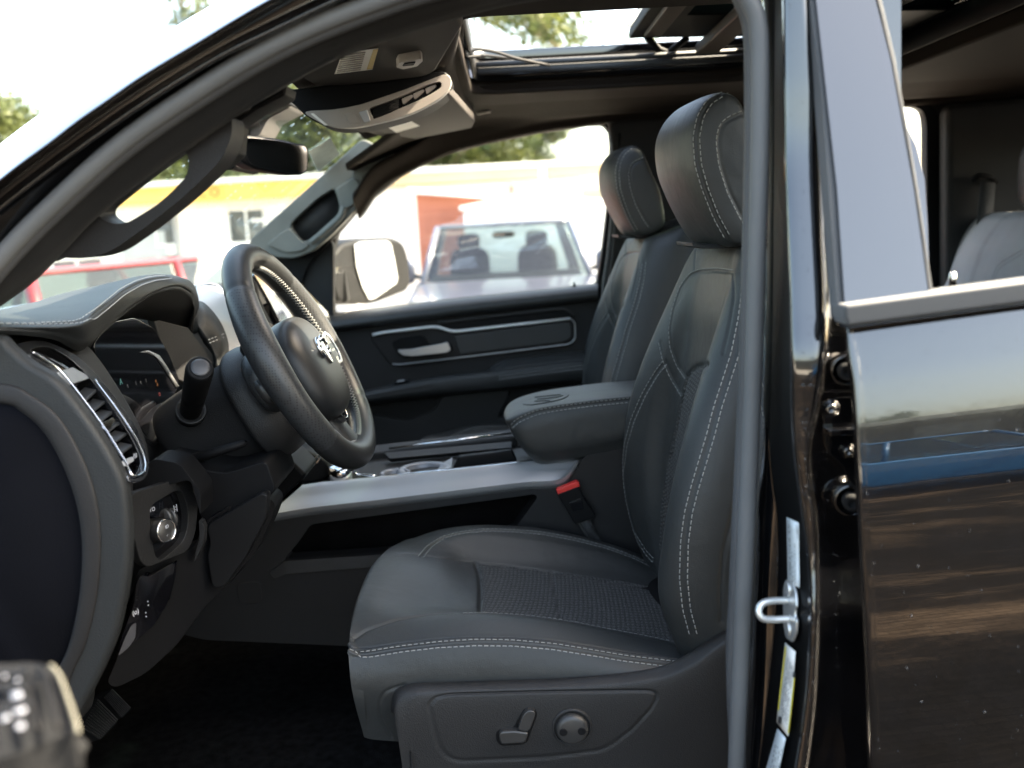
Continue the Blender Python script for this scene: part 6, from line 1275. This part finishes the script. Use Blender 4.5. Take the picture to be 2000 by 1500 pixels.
a = P(1058, 322, 13.2); post('bollard_post', 'plain white post rising above the fascia right of the annexe', 'post', a[0], 13.2, a[2], .055, WHITE)
lp = thing('street_lamp', (P(186, 145, 20)[0], 20, GZ), 'tall thin grey lamp pole above the front pillar', 'lamp post'); x = lp.location.x
tube('pole', [(x, 20, GZ), (x, 20, 5), (x, 20, 8.2)], [.10, .08, .06], mat('pole_steel', (.3, .3, .3), .5, var=(4, .1)), lp); tube('arm', [(x, 20, 8.1), (x + .6, 20, 8.4), (x + 1.4, 20, 8.45)], .035, bpy.data.materials['pole_steel'], lp); plate('lamp_head', [(x + 1.2, 19.85, 8.40), (x + 1.9, 19.85, 8.42), (x + 1.9, 20.15, 8.42), (x + 1.2, 20.15, 8.40)], (0, 0, .08), bpy.data.materials['pole_steel'], lp, bevel=.02)
tube('base_flange', [(x, 20, GZ), (x, 20, GZ + .05)], .2, bpy.data.materials['pole_steel'], lp)
# ---- trees
LEAF = bpy.data.materials.new('leaves'); LEAF.use_nodes = True; n = LEAF.node_tree; b = n.nodes['Principled BSDF']; b.inputs['Roughness'].default_value = .6
oi = n.nodes.new('ShaderNodeTexNoise'); oi.inputs['Scale'].default_value = 1.3; tc = n.nodes.new('ShaderNodeTexCoord'); n.links.new(tc.outputs['Object'], oi.inputs['Vector'])
rr = n.nodes.new('ShaderNodeValToRGB'); rr.color_ramp.elements[0].position = .35; rr.color_ramp.elements[0].color = (.016, .036, .008, 1); rr.color_ramp.elements[1].position = .65; rr.color_ramp.elements[1].color = (.085, .10, .018, 1)
n.links.new(oi.outputs[0], rr.inputs[0]); n.links.new(rr.outputs[0], b.inputs['Base Color'])
tl = n.nodes.new('ShaderNodeBsdfTranslucent'); n.links.new(rr.outputs[0], tl.inputs[0]); mx = n.nodes.new('ShaderNodeMixShader'); mx.inputs[0].default_value = .3
n.links.new(b.outputs[0], mx.inputs[1]); n.links.new(tl.outputs[0], mx.inputs[2]); n.links.new(mx.outputs[0], n.nodes['Material Output'].inputs[0])
BARK = mat('bark', (.09, .07, .05), .9, bump=[('n', 20, .6, .02)], var=(8, .3))
def tree_mesh(seed, h, cr_, nl, leaf=.13, base=.35):
    rg = np.random.RandomState(seed); mb = MB(); mb.tube([(0, 0, 0), (.05, .03, h * .3), (.0, .08, h * .6), (.05, 0, h * .85)], [h * .028, h * .02, h * .012, h * .004], k=8); cl = []
    for k in range(int(11)):
        t = base + (1 - base) * (k + .5) / 11; a = rg.uniform(0, 6.28); ln = cr_ * (1.15 - t * .65) * rg.uniform(.6, 1.0); z = h * t
        e = np.array([math.cos(a) * ln, math.sin(a) * ln, z + ln * .35]); mb.tube([(0, 0, z - .2), e * [.5, .5, 1] - [0, 0, ln * .1], e], [h * .009, h * .005, h * .002], k=5)
        for q in range(3): f = .45 + .3 * q; cl.append((np.array([e[0] * f, e[1] * f, z + (e[2] - z) * f]) + rg.normal(0, .15 * cr_, 3), cr_ * rg.uniform(.22, .42)))
    trunk = (mb.v, mb.f); V = []; F = []
    c = np.array([q[0] for q in cl]); r = np.array([q[1] for q in cl]); idx = rg.randint(0, len(cl), nl); d = rg.normal(0, 1, (nl, 3)); d /= np.linalg.norm(d, axis=1)[:, None]
    p = c[idx] + d * (r[idx] * rg.uniform(.35, 1.05, nl))[:, None] * [1, 1, .75]
    A = rg.normal(0, 1, (nl, 3)); A /= np.linalg.norm(A, axis=1)[:, None]; B = np.cross(A, rg.normal(0, 1, (nl, 3))); B /= np.linalg.norm(B, axis=1)[:, None] + 1e-9; s = leaf * rg.uniform(.5, 1.1, nl)[:, None]
    V = np.stack([p - A * s * .5, p + B * s * .32, p + A * s * .6, p - B * s * .32], 1).reshape(-1, 3); F = [(4 * i, 4 * i + 1, 4 * i + 2, 4 * i + 3) for i in range(nl)]
    return trunk, (V, F)
protos = [tree_mesh(3, 6.5, 2.4, 15000, .17), tree_mesh(8, 6.0, 2.8, 17000, .17), tree_mesh(5, 7.5, 2.0, 13000, .15), tree_mesh(11, 8.2, 2.3, 12000, .13, .56)]
def lean(q, k): q = np.array(q, float); q[:, 0] += k * (np.clip(q[:, 2], 0, 9) / 8.2) ** 2.2; return q
protos[3] = ((lean(protos[3][0][0], -4.9), protos[3][0][1]), (lean(protos[3][1][0], -4.9), protos[3][1][1]))
PM = []
for t, l in protos:
    m1 = bpy.data.meshes.new('trunk'); m1.from_pydata([tuple(q) for q in t[0]], [], t[1]); m1.materials.append(BARK); m2 = bpy.data.meshes.new('crown'); m2.from_pydata([tuple(q) for q in l[0]], [], l[1]); m2.materials.append(LEAF); PM.append((m1, m2))
def tree(k, x, y, s, rz, label, group='trees behind the building'):
    r = thing('tree', (x, y, GZ), label, 'tree', group); r.rotation_euler = (0, 0, rz); r.scale = (s, s, s)
    for nm, m in zip(('trunk', 'crown'), PM[k]):
        o = bpy.data.objects.new(nm, m); COL.objects.link(o); o.parent = r
def tx(u, y): return P(u, 400, y)[0]
T_ = [(0, 30, 26, .85, 'leafy tree at the far left edge beside the lamp pole'), (1, 270, 24, .82, 'broad tree seen through the near grab handle'), (2, 395, 25, .80, 'tall tree behind the lettered fascia'),
      (1, 530, 24.5, .92, 'bushy tree behind the inside mirror'), (0, 650, 25, .95, 'full tree right of the windscreen sticker'), (1, 790, 30, 1.2, 'dark tree at the front corner of the passenger window'), (0, 885, 29, 1.1, 'green tree above the middle of the cream fascia'),
      (2, 945, 30, .74, 'small tree left of the white post'), (2, 1052, 31, .74, 'slim tree directly behind the white post')]
for i, (k, u, y, s, lb) in enumerate(T_): tree(k, tx(u, y), y, s, i * 1.7, lb)
tree(3, P(1300, 300, 15.5)[0], 15.5, .88, 0, 'sunlit tree seen up through the open sunroof', 'tall trees'); tree(2, P(390, 10, 30)[0] - 1.2, 32, 1.35, 1.1, 'pale tree top showing above the roof edge', 'tall trees')
# ---- across the lane, behind the viewer: what the black paint mirrors
bb = thing('brown_store', (2, -24, GZ), 'long low brown store across the lane, mirrored in the rear door', 'building')
BR = mat('brown_stucco', (.05, .05, .042), .85, var=(1, .15))
plate('wall', [(-20, -24, GZ), (24, -24, GZ), (24, -24, 3.1), (-20, -24, 3.1)], -4, BR, bb, bevel=.02)
plate('parapet', [(-20.2, -23.7, 3.1), (24.2, -23.7, 3.1), (24.2, -23.7, 3.5), (-20.2, -23.7, 3.5)], -4.5, mat('grey_parapet', (.20, .22, .21), .7, var=(1, .1)), bb, bevel=.02)
for k in range(12):
    x = -18 + k * 3.5; f = plate('window', [(x, -23.97, .7), (x + 2.2, -23.97, .7), (x + 2.2, -23.97, 2.4), (x, -23.97, 2.4)], -.02, GLW2, bb, bevel=.004)
for i, (x, y, s, k) in enumerate(((-14, -29, .55, 0), (-6, -30, .7, 1), (3, -29.5, .6, 0), (11, -30, .75, 1), (18, -29, .65, 2))): tree(k, x, y, s, i * 2.1, 'tree behind the brown store across the lane', 'trees behind the brown store')
